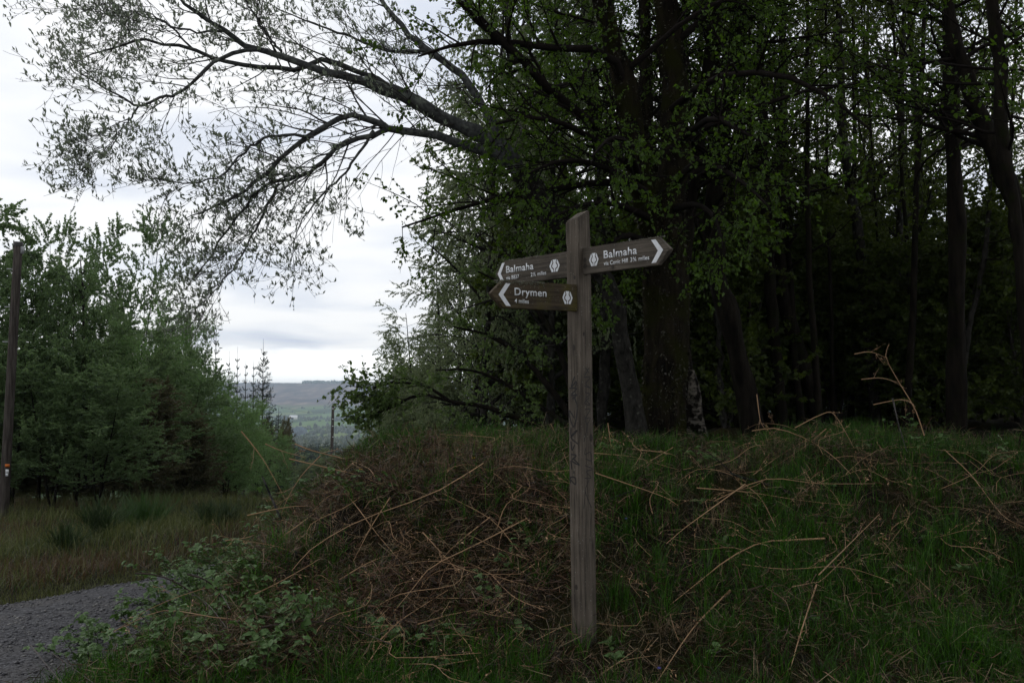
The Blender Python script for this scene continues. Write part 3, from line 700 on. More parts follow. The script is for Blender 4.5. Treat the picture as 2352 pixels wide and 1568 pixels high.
    X5, Y5 = grow(X4, Y4, 5, (0.3, 1.0), (20, 45), (0.25, 0.6), 6, 0.1, (-0.1, 0, -0.4), 0.6, 0.4, r, 0.2, rmin=0.002)
    tubes(gb, X5, Y5, 3)
    # small upright leaves in tufts at the twig ends
    def tufts(tw, m, tlo, keep):
        t_ = np.full((len(tw), m), 1.0) - r.random((len(tw), m)) * (1 - tlo)
        p, Tn, _, _ = along(tw, t_); p = p.reshape(-1, 3); Tn = Tn.reshape(-1, 3)
        k = r.random(len(p)) < keep; p, Tn = p[k], Tn[k]
        d = Tn * 0.35 + np.array([-0.05, 0, 0.75]) + r.normal(size=p.shape) * 0.42
        leaves(gl, p, d, r.uniform(0.026, 0.058, len(p)), 0.36, r, 0.2, True)
    tufts(X3, 5, 0.35, 0.6); tufts(X2, 4, 0.4, 0.55); tufts(X5, 2, 0.6, 0.3)
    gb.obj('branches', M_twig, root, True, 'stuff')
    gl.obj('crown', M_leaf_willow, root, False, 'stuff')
willow()

LW = M_leaf_wood
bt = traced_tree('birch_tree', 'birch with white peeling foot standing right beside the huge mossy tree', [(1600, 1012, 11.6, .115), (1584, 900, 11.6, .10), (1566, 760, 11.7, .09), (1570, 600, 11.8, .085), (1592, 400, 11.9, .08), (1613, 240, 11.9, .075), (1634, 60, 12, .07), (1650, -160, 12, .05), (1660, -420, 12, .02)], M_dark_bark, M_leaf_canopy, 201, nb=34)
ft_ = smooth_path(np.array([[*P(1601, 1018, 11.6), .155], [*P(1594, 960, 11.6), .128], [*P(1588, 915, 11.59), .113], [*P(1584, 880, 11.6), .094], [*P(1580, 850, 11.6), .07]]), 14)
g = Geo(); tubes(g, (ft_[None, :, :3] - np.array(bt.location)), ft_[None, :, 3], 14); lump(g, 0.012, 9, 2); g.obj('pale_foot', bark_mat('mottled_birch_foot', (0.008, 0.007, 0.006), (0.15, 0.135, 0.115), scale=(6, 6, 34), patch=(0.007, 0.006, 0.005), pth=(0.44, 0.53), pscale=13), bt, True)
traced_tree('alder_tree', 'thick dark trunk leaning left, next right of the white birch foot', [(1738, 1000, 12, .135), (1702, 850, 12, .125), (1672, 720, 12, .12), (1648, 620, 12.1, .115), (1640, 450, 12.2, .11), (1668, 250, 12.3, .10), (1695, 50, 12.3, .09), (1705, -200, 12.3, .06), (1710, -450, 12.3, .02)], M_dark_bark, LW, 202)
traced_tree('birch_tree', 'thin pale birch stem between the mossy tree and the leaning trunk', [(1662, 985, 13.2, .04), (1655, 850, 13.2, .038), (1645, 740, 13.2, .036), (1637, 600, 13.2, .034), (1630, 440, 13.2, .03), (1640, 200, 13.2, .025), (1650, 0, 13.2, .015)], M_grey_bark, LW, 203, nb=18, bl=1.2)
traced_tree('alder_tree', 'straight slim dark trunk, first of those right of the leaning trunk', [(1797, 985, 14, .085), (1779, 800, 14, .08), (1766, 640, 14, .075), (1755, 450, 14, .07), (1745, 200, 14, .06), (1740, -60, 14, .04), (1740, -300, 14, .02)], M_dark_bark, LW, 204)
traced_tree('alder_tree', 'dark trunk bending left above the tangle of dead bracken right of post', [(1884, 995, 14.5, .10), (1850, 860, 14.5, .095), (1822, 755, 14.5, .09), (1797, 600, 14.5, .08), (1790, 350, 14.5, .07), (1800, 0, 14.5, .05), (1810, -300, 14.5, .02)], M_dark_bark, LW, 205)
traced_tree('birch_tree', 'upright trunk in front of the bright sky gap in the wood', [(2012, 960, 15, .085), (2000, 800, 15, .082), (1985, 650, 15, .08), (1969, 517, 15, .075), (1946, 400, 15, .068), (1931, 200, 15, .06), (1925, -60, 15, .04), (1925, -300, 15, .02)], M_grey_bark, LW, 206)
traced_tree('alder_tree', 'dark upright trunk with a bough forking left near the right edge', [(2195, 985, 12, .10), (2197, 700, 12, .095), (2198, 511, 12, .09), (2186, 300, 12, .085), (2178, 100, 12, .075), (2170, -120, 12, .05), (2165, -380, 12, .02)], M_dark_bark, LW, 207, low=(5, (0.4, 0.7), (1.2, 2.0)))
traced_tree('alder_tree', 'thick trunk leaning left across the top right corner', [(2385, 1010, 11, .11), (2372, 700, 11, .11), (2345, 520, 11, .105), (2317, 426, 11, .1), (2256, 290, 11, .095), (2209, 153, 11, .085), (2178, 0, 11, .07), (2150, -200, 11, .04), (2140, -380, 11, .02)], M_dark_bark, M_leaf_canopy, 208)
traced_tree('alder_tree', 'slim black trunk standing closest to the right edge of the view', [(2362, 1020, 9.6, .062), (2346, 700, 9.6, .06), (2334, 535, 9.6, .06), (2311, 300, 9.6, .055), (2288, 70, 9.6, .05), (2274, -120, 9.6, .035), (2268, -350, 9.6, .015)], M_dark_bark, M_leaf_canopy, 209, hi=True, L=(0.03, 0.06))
traced_tree('birch_tree', 'thin pale birch slanting right between the two right-hand dark trunks', [(2195, 975, 13.4, .04), (2224, 760, 13.4, .038), (2247, 670, 13.4, .036), (2268, 520, 13.4, .032), (2280, 300, 13.4, .026), (2285, 0, 13.4, .015)], M_grey_bark, LW, 210, nb=18, bl=1.2)
traced_tree('birch_tree', 'slender birch behind the sign between the willow and the mossy tree', [(1380, 1000, 13.5, .07), (1390, 800, 13.5, .068), (1385, 600, 13.5, .065), (1370, 350, 13.5, .06), (1345, 100, 13.5, .05), (1330, -150, 13.5, .03)], M_grey_bark, M_leaf_canopy, 211, t=(0.3, 1.0), nb=26)

# ---------------- woodland fill: copies of a few kinds
wood = []
for k in range(5):
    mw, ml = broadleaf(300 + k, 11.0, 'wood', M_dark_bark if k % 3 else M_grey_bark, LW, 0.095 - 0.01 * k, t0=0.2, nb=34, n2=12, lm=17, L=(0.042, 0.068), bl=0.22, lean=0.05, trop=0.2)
    wood.append(proto_tree('woodland_tree', (mw, ml), 'slender dark trunked tree deep in the shaded wood', 'tree', 'trees deep in the wood'))
bush = []
for k in range(3):
    mw, ml = broadleaf(340 + k, 3.2, 'bush', M_twig, LW, 0.03, t0=0.03, nb=24, n2=12, lm=24, L=(0.045, 0.07), bl=0.45, stems=3, trop=0.3, spread=1.6)
    bush.append(proto_tree('understory_bush', (mw, ml), 'dark leafy bush filling the shade between the trunks', 'bush', 'bushes in the wood'))
r = np.random.default_rng(9)
used = {}
def place(protos, k, loc, rz, sc, label=None, group=None):
    p = protos[k % len(protos)]
    if id(p) not in used:
        used[id(p)] = 1; p.location = loc; p.rotation_euler = (0, 0, rz); p.scale = sc
        if label: p['label'] = label
        if group: p['group'] = group
        return p
    return copy_tree(p, loc, rz, sc, label, group)
cnt = 0
for row, (dlo, dhi, n) in enumerate([(13.5, 17, 5), (17, 21, 7), (21, 27, 9), (27, 36, 9)]):
    for i in range(n):
        d = r.uniform(dlo, dhi); u = (-0.02 + (0.60) * (i + r.uniform(0.1, 0.9)) / n)
        x = u * d
        s = r.uniform(0.85, 1.2)
        place(wood, cnt, (x, d, Hs(x, d) - 0.05), r.uniform(0, 6.28), (s, s, s * r.uniform(0.9, 1.15))); cnt += 1
cnt = 0
for row, (dlo, dhi, n) in enumerate([(13.5, 16, 7), (16, 20, 12), (20, 28, 14), (28, 38, 14)]):
    for i in range(n):
        d = r.uniform(dlo, dhi); u = (0.02 + 0.56 * (i + r.uniform(0.1, 0.9)) / n); x = u * d
        s = r.uniform(0.8, 1.35)
        place(bush, cnt, (x, d, Hs(x, d) - 0.05), r.uniform(0, 6.28), (s * 1.2, s * 1.2, s)); cnt += 1

mw, ml = broadleaf(390, 12.0, 'over', M_dark_bark, M_leaf_canopy, 0.14, t0=0.48, nb=36, n2=12, lm=20, L=(0.09, 0.14), bl=0.34, lean=0.02, trop=0.1)
ov = [proto_tree('unseen_shade_tree', (mw, ml), 'x', 'tree', None)]  # unseen trees added to cut the sky light on bank, post and belt
for i, (x_, y_, s_, lab) in enumerate([(4.6, 6.0, 1.0, 'unseen shade tree roofing the bank beyond the right edge'), (3.4, 1.5, 1.0, 'unseen shade tree beside the viewpoint roofing the near bank'), (6.6, 2.8, 1.1, 'unseen shade tree further back right of the viewpoint'), (1.6, -2.2, 1.05, 'unseen shade tree behind the viewpoint'), (7.6, 8.6, 1.1, 'unseen shade tree deeper in the wood past the right edge'), (5.0, -2.5, 1.1, 'unseen shade tree behind and right of the viewpoint'), (2.3, 3.1, 1.1, 'unseen shade tree just out of view right of the post'), (1.1, 0.4, 1.15, 'unseen shade tree right beside the viewpoint'), (-1.2, -3.6, 1.1, 'unseen shade tree behind and left of the viewpoint'), (3.4, -5.5, 1.1, 'unseen shade tree furthest behind the viewpoint'), (-8.5, -6, 1.3, 'unseen shade tree across the track behind the viewpoint'), (-13, -2, 1.3, 'unseen shade tree across the track left of the viewpoint'), (-4.5, -9, 1.3, 'unseen shade tree on the track side behind the viewpoint'), (-17, 4, 1.2, 'unseen shade tree across the track far left of the view')]):
    place(ov, 0, (x_, y_, Hs(x_, y_) - .05), i * 1.3, (s_,) * 3, lab)

mw, ml = broadleaf(395, 9.0, 'pole', M_dark_bark, LW, 0.05, t0=0.55, nb=16, n2=6, lm=12, L=(0.045, 0.07), bl=0.16, lean=0.09, trop=0.4)
th = [proto_tree('sapling', (mw, ml), 'thin dark sapling stem among the bigger trunks of the wood', 'tree', 'saplings in the wood')]
mw, ml = broadleaf(396, 9.0, 'pole', M_dark_bark, LW, 0.035, t0=0.55, nb=16, n2=6, lm=12, L=(0.045, 0.07), bl=0.16, lean=0.16, trop=0.4)
th.append(proto_tree('sapling', (mw, ml), 'thin dark sapling stem among the bigger trunks of the wood', 'tree', 'saplings in the wood'))
for i in range(24):
    d = r.uniform(12.8, 21); X = 1640 + 700 * (i + r.random()) / 24; q = P(X, 900, d)
    place(th, i, (q[0], d, Hs(q[0], d) - .05), r.uniform(0, 6.28), (r.uniform(.7, 1.2),) * 2 + (r.uniform(0.9, 1.3),))

# ---------------- trees to the left of the willow, on the right of the track
def shrub_hero():
    r = np.random.default_rng(77)
    foot = P(1330, 1010, 11.6); foot[2] = Hs(foot[0], foot[1])
    root = empty('hazel_shrub', foot, 'low spreading shrub whose leafy branch reaches left beyond the far pole', 'shrub')
    lim = [[(1330, 1000, 11.6, .05), (1262, 984, 11.5, .035), (1162, 951, 11.4, .03), (1111, 933, 11.3, .025), (1034, 922, 11.2, .02), (965, 905, 11.1, .015), (900, 935, 11.0, .016), (840, 955, 10.9, .009), (795, 955, 10.8, .004)],
           [(1034, 922, 11.2, .02), (985, 890, 11.1, .016), (930, 870, 11, .011), (880, 885, 10.95, .008), (820, 905, 10.9, .004)],
           [(965, 905, 11.1, .014), (915, 925, 11.0, .011), (870, 945, 10.9, .008), (810, 965, 10.85, .004)],
           [(960, 880, 11.1, .012), (900, 880, 11.0, .009), (850, 890, 10.95, .006), (795, 885, 10.9, .003)],
           [(1330, 980, 11.7, .05), (1270, 900, 11.8, .04), (1200, 820, 11.8, .03), (1120, 770, 11.8, .02), (1040, 750, 11.7, .008)],
           [(1330, 960, 11.7, .05), (1290, 820, 11.9, .04), (1240, 720, 12, .03), (1170, 660, 12, .02), (1090, 620, 12, .008)],
           [(1330, 990, 11.7, .04), (1250, 940, 12.1, .03), (1160, 880, 12.2, .024), (1080, 850, 12.2, .015), (1000, 850, 12.1, .006)],
           [(1335, 940, 11.9, .05), (1330, 800, 12.2, .04), (1310, 680, 12.3, .03), (1270, 580, 12.3, .02), (1220, 520, 12.3, .008)],
           [(1330, 1000, 11.6, .04), (1250, 1000, 11.4, .03), (1170, 985, 11.3, .02), (1090, 975, 11.3, .012), (1020, 985, 11.3, .006)]]
    L1, LR = [], []
    for pts in lim:
        s = smooth_path(np.array([[*P(X, Y, d), q] for X, Y, d, q in pts]), 16); s[:, :3] -= foot
        L1.append(s[:, :3]); LR.append(s[:, 3])
        gt = Geo(); tubes(gt, s[None, :, :3], s[None, :, 3], 7); gt.obj('limb', M_dark_bark, root, True)
    L1, LR = np.array(L1), np.array(LR)
    gb, gl = Geo(), Geo()
    X1, Y1 = grow(L1, np.minimum(LR, .02), 15, (0.2, 1.0), (30, 70), (0.15, 0.42), 6, 0.13, (-0.1, -0.05, -0.1), 0.4, 0.3, r, 0.55, rmin=0.003); tubes(gb, X1, Y1, 3)
    X2, Y2 = grow(X1, Y1, 5, (0.25, 1.0), (25, 60), (0.1, 0.3), 4, 0.13, (-0.1, 0, -0.1), 0.6, 0.4, r, 0.3, rmin=0.002); tubes(gb, X2, Y2, 3)
    leaf_on(gl, X2, 6, (0.2, 1), (0.028, 0.05), 0.78, 0.8, 0.5, r, True)
    leaf_on(gl, X1, 6, (0.4, 1), (0.035, 0.062), 0.78, 0.8, 0.5, r, True)
    gb.obj('branches', M_twig, root, True, 'stuff'); gl.obj('crown', M_leaf_hazel, root, False, 'stuff')
shrub_hero()

def by_pixels(o, Xc, Ytop, d, width=None, h0=1.0, w0=1.0, rz=0.0, label=None, first=False, squash=1.0, group=None):
    """stand a tree so that its top is seen at (Xc, Ytop) from depth d"""
    top = P(Xc, Ytop, d); z0 = Hs(top[0], top[1]) - 0.1
    s = (top[2] - z0) / h0
    sw = s * squash if width is None else (width / FPX * d / 2) / w0
    return (top[0], top[1], z0), rz, (sw, sw, s)
br = []
for k in range(3):
    mw, ml = broadleaf(400 + k, 10.0, 'birch', M_grey_bark, M_leaf_birch, 0.11, t0=0.08, nb=54, n2=12, lm=34, L=(0.045, 0.075), bl=0.27, ltp=0.25, trop=-0.25, twt=(0, 0, -0.7), droop=0.8, ang=(40, 75))
    br.append(proto_tree('weeping_birch', (mw, ml), 'x', 'tree', None))
right_list = [(1210, 300, 16, 480, 'tall weeping birch filling the view left above the Drymen arm'),
              (1060, 420, 20, 300, 'pale weeping birch whose drooping twigs edge the bright sky gap'),
              (1130, 560, 24, 330, 'weeping birch with buff catkins, partly hidden by the pale edge birch'),
              (1035, 660, 28, 200, 'smaller weeping birch below the tall ones at the edge of the gap'),
              (1300, 200, 19, 420, 'tall birch directly behind the left sign arms'),
              (1230, 560, 15, 330, 'leafy birch low behind the Drymen arm'),
              (1100, -200, 14.5, 430, 'birch filling the view above the willow boughs'),
              (1260, -420, 13.6, 430, 'birch close behind the fork of the mossy tree, its top out of view'),
              (1020, 560, 22, 290, 'soft pale birch stepping down towards the gap'), (975, 720, 30, 230, 'small pale birch lowest in the steps down to the gap'),
              (1140, 90, 17, 360, 'tallest birch, its top behind the willow fork'),
              (1090, 330, 18, 300, 'birch whose top fills the gap under the willow fork'),
              (1270, -60, 21, 420, 'tall birch rising behind the willow trunk to the top of the view')]
for i, (X, Y, d, wd, lab) in enumerate(right_list):
    loc, rz, sc = by_pixels(None, X, Y, d, wd, 10.0, 2.4, i * 1.3)
    o = place(br, i, loc, rz, sc, lab)
mw, ml = broadleaf(420, 6.0, 'wb', M_twig, M_leaf_birch, 0.05, t0=0.03, nb=32, n2=12, lm=28, L=(0.05, 0.08), bl=0.36, stems=4, trop=0.1, twt=(0, 0, -0.3))
wb = [proto_tree('willow_bush', (mw, ml), 'x', 'bush', None)]
for i, (X, Y, d, wd, lab) in enumerate([(900, 795, 38, 190, 'rounded pale willow bush standing right of the far pole'), (960, 790, 33, 170, 'taller willow bush tucked between the round one and the birches'),
                                        (1020, 850, 26, 220, 'low willow bush at the foot of the gap birches'), (880, 930, 34, 150, 'small willow bush in front of the rounded pale one'), (950, 850, 22, 210, 'pale willow bush beyond the tip of the leafy hazel branch'), (1040, 800, 18, 260, 'willow bush close behind the leafy hazel branch')]):
    loc, rz, sc = by_pixels(None, X, Y, d, wd, 6.0, 2.0, i * 2.0)
    place(wb, i, loc, rz, sc, lab)
# bushes and young conifers in the dip by the far pole
for i, (X, Y, d, wd, lab) in enumerate([(735, 1035, 62, 90, 'low bush left of the far pole foot'), (800, 1030, 66, 100, 'low bush right of the far pole foot'), (845, 1040, 58, 90, 'low bush under the leafy branch, right of the far pole'), (690, 1050, 55, 70, 'dark low bush at the foot of the last spruce')]):
    loc, rz, sc = by_pixels(None, X, Y, d, wd, 6.0, 2.0, i * 2.0 + 1)
    place(wb, i + 5, loc, rz, sc, lab)

# ---------------- the belt of trees beyond the track on the left
bd = []
for k in range(3):
    mw, ml = broadleaf(500 + k, 8.0, 'belt', M_dark_bark, M_leaf_belt, 0.07, t0=0.2, nb=42, n2=13, lm=34, L=(0.06, 0.095), bl=0.30, stems=2, trop=0.1, twt=(0, 0, 0.25), ang=(45, 80), lfun=ROUND, t2=(0.35, 1.0))
    bd.append(proto_tree('bushy_birch', (mw, ml), 'x', 'tree', None))
bw = []
for k in range(2):
    mw, ml = broadleaf(520 + k, 6.0, 'willow', M_dark_bark, M_leaf_belt2, 0.05, t0=0.15, nb=36, n2=12, lm=20, L=(0.06, 0.09), bl=0.36, stems=4, trop=0.15, twt=(0, 0, 0.3), ang=(45, 80), lfun=ROUND, t2=(0.35, 1.0), w=0.5)
    bw.append(proto_tree('sallow_tree', (mw, ml), 'x', 'tree', None))
mw, ml = broadleaf(530, 5.0, 'brown', M_twig, M_leaf_brown, 0.04, t0=0.02, nb=30, n2=12, lm=40, L=(0.05, 0.08), bl=0.36, stems=4, trop=0.3)
bb = [proto_tree('bronze_bush', (mw, ml), 'x', 'bush', None)]
mw, ml = broadleaf(540, 9.0, 'airy', M_dark_bark, M_leaf_belt, 0.10, t0=0.2, nb=34, n2=10, lm=36, L=(0.07, 0.11), bl=0.30, stems=2, trop=0.5, twt=(0, 0, 0.1), ang=(30, 60), lfun=ROUND, t2=(0.4, 1.0))
ba = [proto_tree('aspen_tree', (mw, ml), 'x', 'tree', None)]
LB = 'bushy birches in the belt beyond the track'
belt = [(bd, -125, 470, 23, 330, 'tall bushy birch cut by the left edge behind the pole', 8.0), (bd, 105, 545, 24, 200, 'bushy birch with the highest top right of the near pole', 8.0), (bd, 40, 640, 22.5, 230, 'bushy birch whose crown backs the near pole', 8.0),
        (bd, 185, 640, 23, 190, 'bushy birch below the dead snag', 8.0), (ba, 302, 550, 33, 205, 'airy aspen with open crown rising alone above the belt', 9.0), (bw, 245, 730, 24, 190, 'yellow green sallow below the airy aspen', 6.0),
        (bd, 130, 790, 21.5, 260, 'dark bushy birch in the front row right of near pole', 8.0), (bw, 350, 735, 31, 170, 'rounded sallow beside the airy aspen', 6.0), (bw, 415, 742, 37, 150, 'bright sallow in front of the first spruce', 6.0),
        (bw, 475, 830, 40, 150, 'bright green sallow at the middle of the belt', 6.0), (bb, 330, 890, 25, 260, 'brown tinged bush low in the front row of the belt', 5.0), (bd, 230, 870, 21, 240, 'dark bushy birch in the front row under the yellow green sallow', 8.0),
        (bw, 545, 925, 46, 150, 'sallow at the thin end of the belt before the last spruces', 6.0), (bb, 430, 930, 30, 220, 'brown tinged bush further along the front row', 5.0), (bw, 590, 1000, 52, 100, 'last small sallow at the far end of the belt', 6.0),
        (bw, 520, 960, 40, 150, 'green sallow low in front of the belt end', 6.0), (bd, 20, 860, 22, 220, 'dark bushy birch nearest the near pole foot', 8.0), (bw, 640, 990, 60, 70, 'tiny sallow where the belt meets the valley', 6.0),
        (bd, 300, 760, 27, 220, 'bushy birch in the second row under the airy aspen', 8.0), (bd, 400, 820, 33, 200, 'bushy birch in the second row behind the brown bushes', 8.0)]
for i, (pr, X, Y, d, wd, lab, h0) in enumerate(belt):
    loc, rz, sc = by_pixels(None, X, Y, d, wd, h0 * 0.98, 1.75 if pr is not ba else 2.0, i * 1.7)
    place(pr, i, loc, rz, sc, lab)

for i in range(16):
    d = 27 + 16 * ((i * 0.618) % 1); X = -40 + 470 * (i + 0.5) / 16; Y = 815 + 60 * ((i * 0.37) % 1) + max(0, X - 350) * 0.5
    loc, rz, sc = by_pixels(None, X, Y, d, 230 * 24 / d, 7.84, 1.75, i * 2.1)
    place(bd, i, loc, rz, sc, 'shadowed bushy birch in the rear of the belt beyond the track', 'rear birches of the belt')
for i, (X, d) in enumerate([(-30, 29), (40, 28), (110, 29), (180, 30), (250, 31), (330, 33), (410, 37), (480, 43), (540, 48), (600, 56), (650, 64)]):
    loc, rz, sc = by_pixels(None, X, 975, d, (260 if X < 450 else 190) * 25 / d, 5.0, 1.75, i * 1.3)
    place(bb, i, loc, rz, sc, 'shaded brown bush closing the foot of the belt at the rear', 'rear bushes of the belt')
# spruces
def spruce(seed, h, nwh, wid):
    r = np.random.default_rng(seed); gw, gl = Geo(), Geo()
    z = np.linspace(0, h, 12); p = np.c_[np.zeros(12), np.zeros(12), z]; rad = 0.012 * h * (1 - 0.93 * z / h)
    tubes(gw, p[None], rad[None], 6)
    br, rr = [], []
    for i in range(nwh):
        zz_ = h * (0.06 + 0.84 * (i / (nwh - 1)) ** 0.85); Lb = wid * (1 - zz_ / h) ** 0.9 + 0.05
        for a in np.arange(6 if zz_ < h * .7 else 4) * 1.15 + r.uniform(0, 6.28):
            l_ = Lb * r.uniform(0.5, 1.3); el = r.uniform(-0.15, 0.3) + 1.0 * (zz_ / h) ** 2
            t_ = np.linspace(0, 1, 5)
            q = np.c_[math.cos(a) * t_ * l_, math.sin(a) * t_ * l_, zz_ + l_ * (el * t_ - 0.5 * t_ + 0.55 * t_ ** 2)]
            br.append(q); rr.append(0.012 * (1 - 0.7 * t_))
    br, rr = np.array(br), np.array(rr); tubes(gw, br, rr, 3)
    Ls = np.linalg.norm(br[:, -1] - br[:, 0], axis=1); big = Ls > 0.45
    sub, sr = grow(br[big], rr[big], 8, (0.2, 1.0), (35, 60), (0.14 * wid, 0.42 * wid), 3, 0.08, (0, 0, 0.05), 0.6, 0.5, r, 0.6, flat=0.7, rmin=0.003)
    tubes(gw, sub, sr, 3)
    leaf_on(gl, sub, 12, (0.0, 1.0), (0.06, 0.12), 0.3, 0.6, 0.0, r); leaf_on(gl, br, 26, (0.15, 1.0), (0.06, 0.12), 0.3, 0.6, 0.0, r)
    mw, ml = gw.mesh('trunk', True), gl.mesh('crown'); mw.materials.append(M_twig); ml.materials.append(M_needle)
    return mw, ml
sp = [proto_tree('spruce_tree', spruce(600, 10, 22, 1.6), 'x', 'tree', None), proto_tree('spruce_tree', spruce(601, 10, 16, 0.9), 'x', 'tree', None)]
SG = 'spruces at the end of the belt'
for i, (k, X, Y, d, wd, lab) in enumerate([(0, 605, 778, 56, 95, 'widest spruce, last of the row before the valley view'), (0, 428, 695, 46, 120, 'spruce top rising above the bright sallow'), (1, 497, 728, 50, 60, 'thin bare-topped spruce in the middle of the belt'),
                                           (1, 527, 806, 57, 60, 'short spruce just right of the thin bare-topped one'), (1, 546, 795, 60, 52, 'narrow spruce spire, left of the twin spires'), (1, 565, 812, 61, 50, 'narrow spruce, left one of the twin spires'), (1, 583, 815, 62, 50, 'narrow spruce touching the widest one on its left'),
                                           (0, 640, 935, 66, 80, 'low spruce crown at the right foot of the widest spruce')]):
    loc, rz, sc = by_pixels(None, X, Y, d, wd, 10.0, 1.5 if k == 0 else 0.95, i * 1.1)
    p = sp[k]
    if id(p) not in used:
        used[id(p)] = 1; p.location = loc; p.rotation_euler = (0, 0, rz); p.scale = sc; p['label'] = lab; p['group'] = SG
    else: copy_tree(p, loc, rz, sc, lab, SG)
# plantation spruces down the slope, seen as a dark row under the valley
for i in range(34):
    d = 150 + 70 * r.random(); X = 655 + 200 * (i + r.random()) / 34; Y = 1008 + r.uniform(-4, 16)
    top = P(X, Y, d); z0 = float(HF(top[0], top[1])); s = max((top[2] - z0) / 10, 0.3)
    copy_tree(sp[0], (top[0], top[1], z0), r.uniform(0, 6.28), (s * 1.5, s * 1.5, s), 'small dark spruce in the plantation row below the valley', 'plantation spruces')
# dead snag
g = Geo(); Q = smooth_path(np.array([[*P(X, Y, 23), q] for X, Y, q in [(196, 1120, .05), (191, 700, .028), (188, 640, .02), (184, 590, .01)]]), 10); f0 = Q[0, :3].copy(); f0[2] = Hs(f0[0], f0[1])
sn = empty('dead_snag', f0, 'thin leafless dead stem sticking up between birches and aspen', 'tree')
g = Geo(); tubes(g, Q[None, :, :3] - f0, Q[None, :, 3], 6); g.obj('trunk', M_grey_bark, sn, True)
for a, b in (((190, 668), (207, 650)), ((190, 676), (178, 662)), ((187, 630), (197, 622)), ((189, 655), (199, 658))):
    g = Geo(); tubes(g, np.array([[P(*a, 23) - f0, P(*b, 23) - f0]]), np.array([[.02, .008]]), 4); g.obj('branch', M_grey_bark, sn, True)

# ================================================================== poles
M_pole = bark_mat('creosoted_pole', (0.028, 0.024, 0.022), (0.085, 0.075, 0.068), scale=(30, 30, 2.5), bump=0.4)
M_metal = plain_mat('galvanised_steel', (0.25, 0.26, 0.27), 0.5, 0.5)
M_orange = plain_mat('orange_tag', (0.5, 0.13, 0.02)); M_tagw = plain_mat('white_tag', (0.6, 0.62, 0.64))
def pole(name, label, top, foot, rt, rb):
    root = empty(name, foot, label, 'utility pole')
    n = 10; t_ = np.linspace(0, 1, n)[:, None]; q = (np.array(foot) - [0, 0, 0.2]) * (1 - t_) + np.array(top) * t_
    g = Geo(); tubes(g, (q - foot)[None], (rb + (rt - rb) * t_[:, 0])[None], 14, cap=True); g.obj('post', M_pole, root, True)
    return root
tp = P(42, 560, 19); ft = P(6, 1205, 19); ft[2] = Hs(ft[0], ft[1])
pl = pole('utility_pole', 'near weathered wooden pole with a wire at the left edge', tp, ft, .078, .092)
def on_pole(Y, dx=0.0, dy=0.0):
    f = (P(0, Y, 19)[2] - ft[2]) / (tp[2] - ft[2]); q = ft * (1 - f) + tp * f
    return q + np.array([dx, dy, 0]) - ft
def small_box(name, c, s, mat, parent):
    g = Geo(); c = np.array(c); s = np.array(s) / 2
    v = np.array([[x, y, z] for x in (-1, 1) for y in (-1, 1) for z in (-1, 1)]) * s + c
    g.add(v, [[0, 1, 3, 2], [4, 6, 7, 5], [0, 4, 5, 1], [2, 3, 7, 6], [0, 2, 6, 4], [1, 5, 7, 3]]); return g.obj(name, mat, parent)
for Y in (618, 705, 785):
    small_box('step_iron', on_pole(Y, -0.10, -0.03), (0.16, 0.02, 0.02), M_metal, pl)
small_box('insulator_bracket', on_pole(575, 0.095, -0.02), (0.05, 0.05, 0.14), M_metal, pl)
g = Geo(); q = on_pole(548); tubes(g, np.array([[on_pole(566), on_pole(556)]]), np.array([[.087, .087]]), 14, cap=True); g.obj('pole_cap', plain_mat('dark_cap', (0.03, 0.03, 0.03)), pl)
small_box('orange_tag', on_pole(1068, 0.06, -0.082), (0.10, 0.006, 0.055), M_orange, pl)
small_box('number_tag', on_pole(1081, 0.07, -0.082), (0.06, 0.006, 0.07), M_tagw, pl); small_box('number_tag', on_pole(1089, 0.07, -0.082), (0.05, 0.006, 0.05), M_tagw, pl)
tp2 = P(765, 931, 82); ft2 = tp2.copy(); ft2[0] -= 0.15; ft2[2] = Hs(ft2[0], ft2[1])
pl2 = pole('utility_pole', 'far dark pole standing in the valley gap', tp2, ft2, .115, .14)
for Y in (938, 962, 978, 1003):
    c = P(765, Y, 82) - ft2; small_box('step_iron', (c[0], c[1] - .13, c[2]), (0.10, 0.03, 0.06), M_tagw, pl2)
w0_ = on_pole(572, 0.11, -0.02) + ft; w1_ = tp2 - np.array([0, 0, 0.3])
tq = np.linspace(0, 1, 24)[:, None]; wq = w0_ * (1 - tq) + w1_ * tq; wq[:, 2] -= 1.3 * 4 * (tq * (1 - tq))[:, 0]
g = Geo(); tubes(g, wq[None] - ft, np.full((1, 24), 0.005), 4); g.obj('wire', M_marker, pl)

# far farm building
fb = P(674, 957, 2100); fz = float(HF(fb[0], fb[1])); fr = empty('farm_building', (fb[0], fb[1], fb[2] - 4), 'tiny white farm shed among the valley fields', 'farm building')
small_box('wall', (0, 0, 1.5), (15, 9, 7), plain_mat('white_render', (0.8, 0.8, 0.8)), fr)
g = Geo(); g.add([[-8, -5, 5.0], [8, -5, 5.0], [8, 5, 5.0], [-8, 5, 5.0], [-8, 0, 7.5], [8, 0, 7.5]], [[0, 1, 5, 4], [2, 3, 4, 5]]); g.add([[-8, -5, 5.0], [-8, 5, 5.0], [-8, 0, 7.5], [8, -5, 5.0], [8, 5, 5.0], [8, 0, 7.5]], [[0, 1, 2], [3, 4, 5]]); g.obj('roof', plain_mat('pale_roof', (0.6, 0.62, 0.65)), fr)
small_box('door', (-1.5, -4.55, 0.8), (6, 0.15, 4.4), plain_mat('dark_door', (0.05, 0.06, 0.07)), fr)

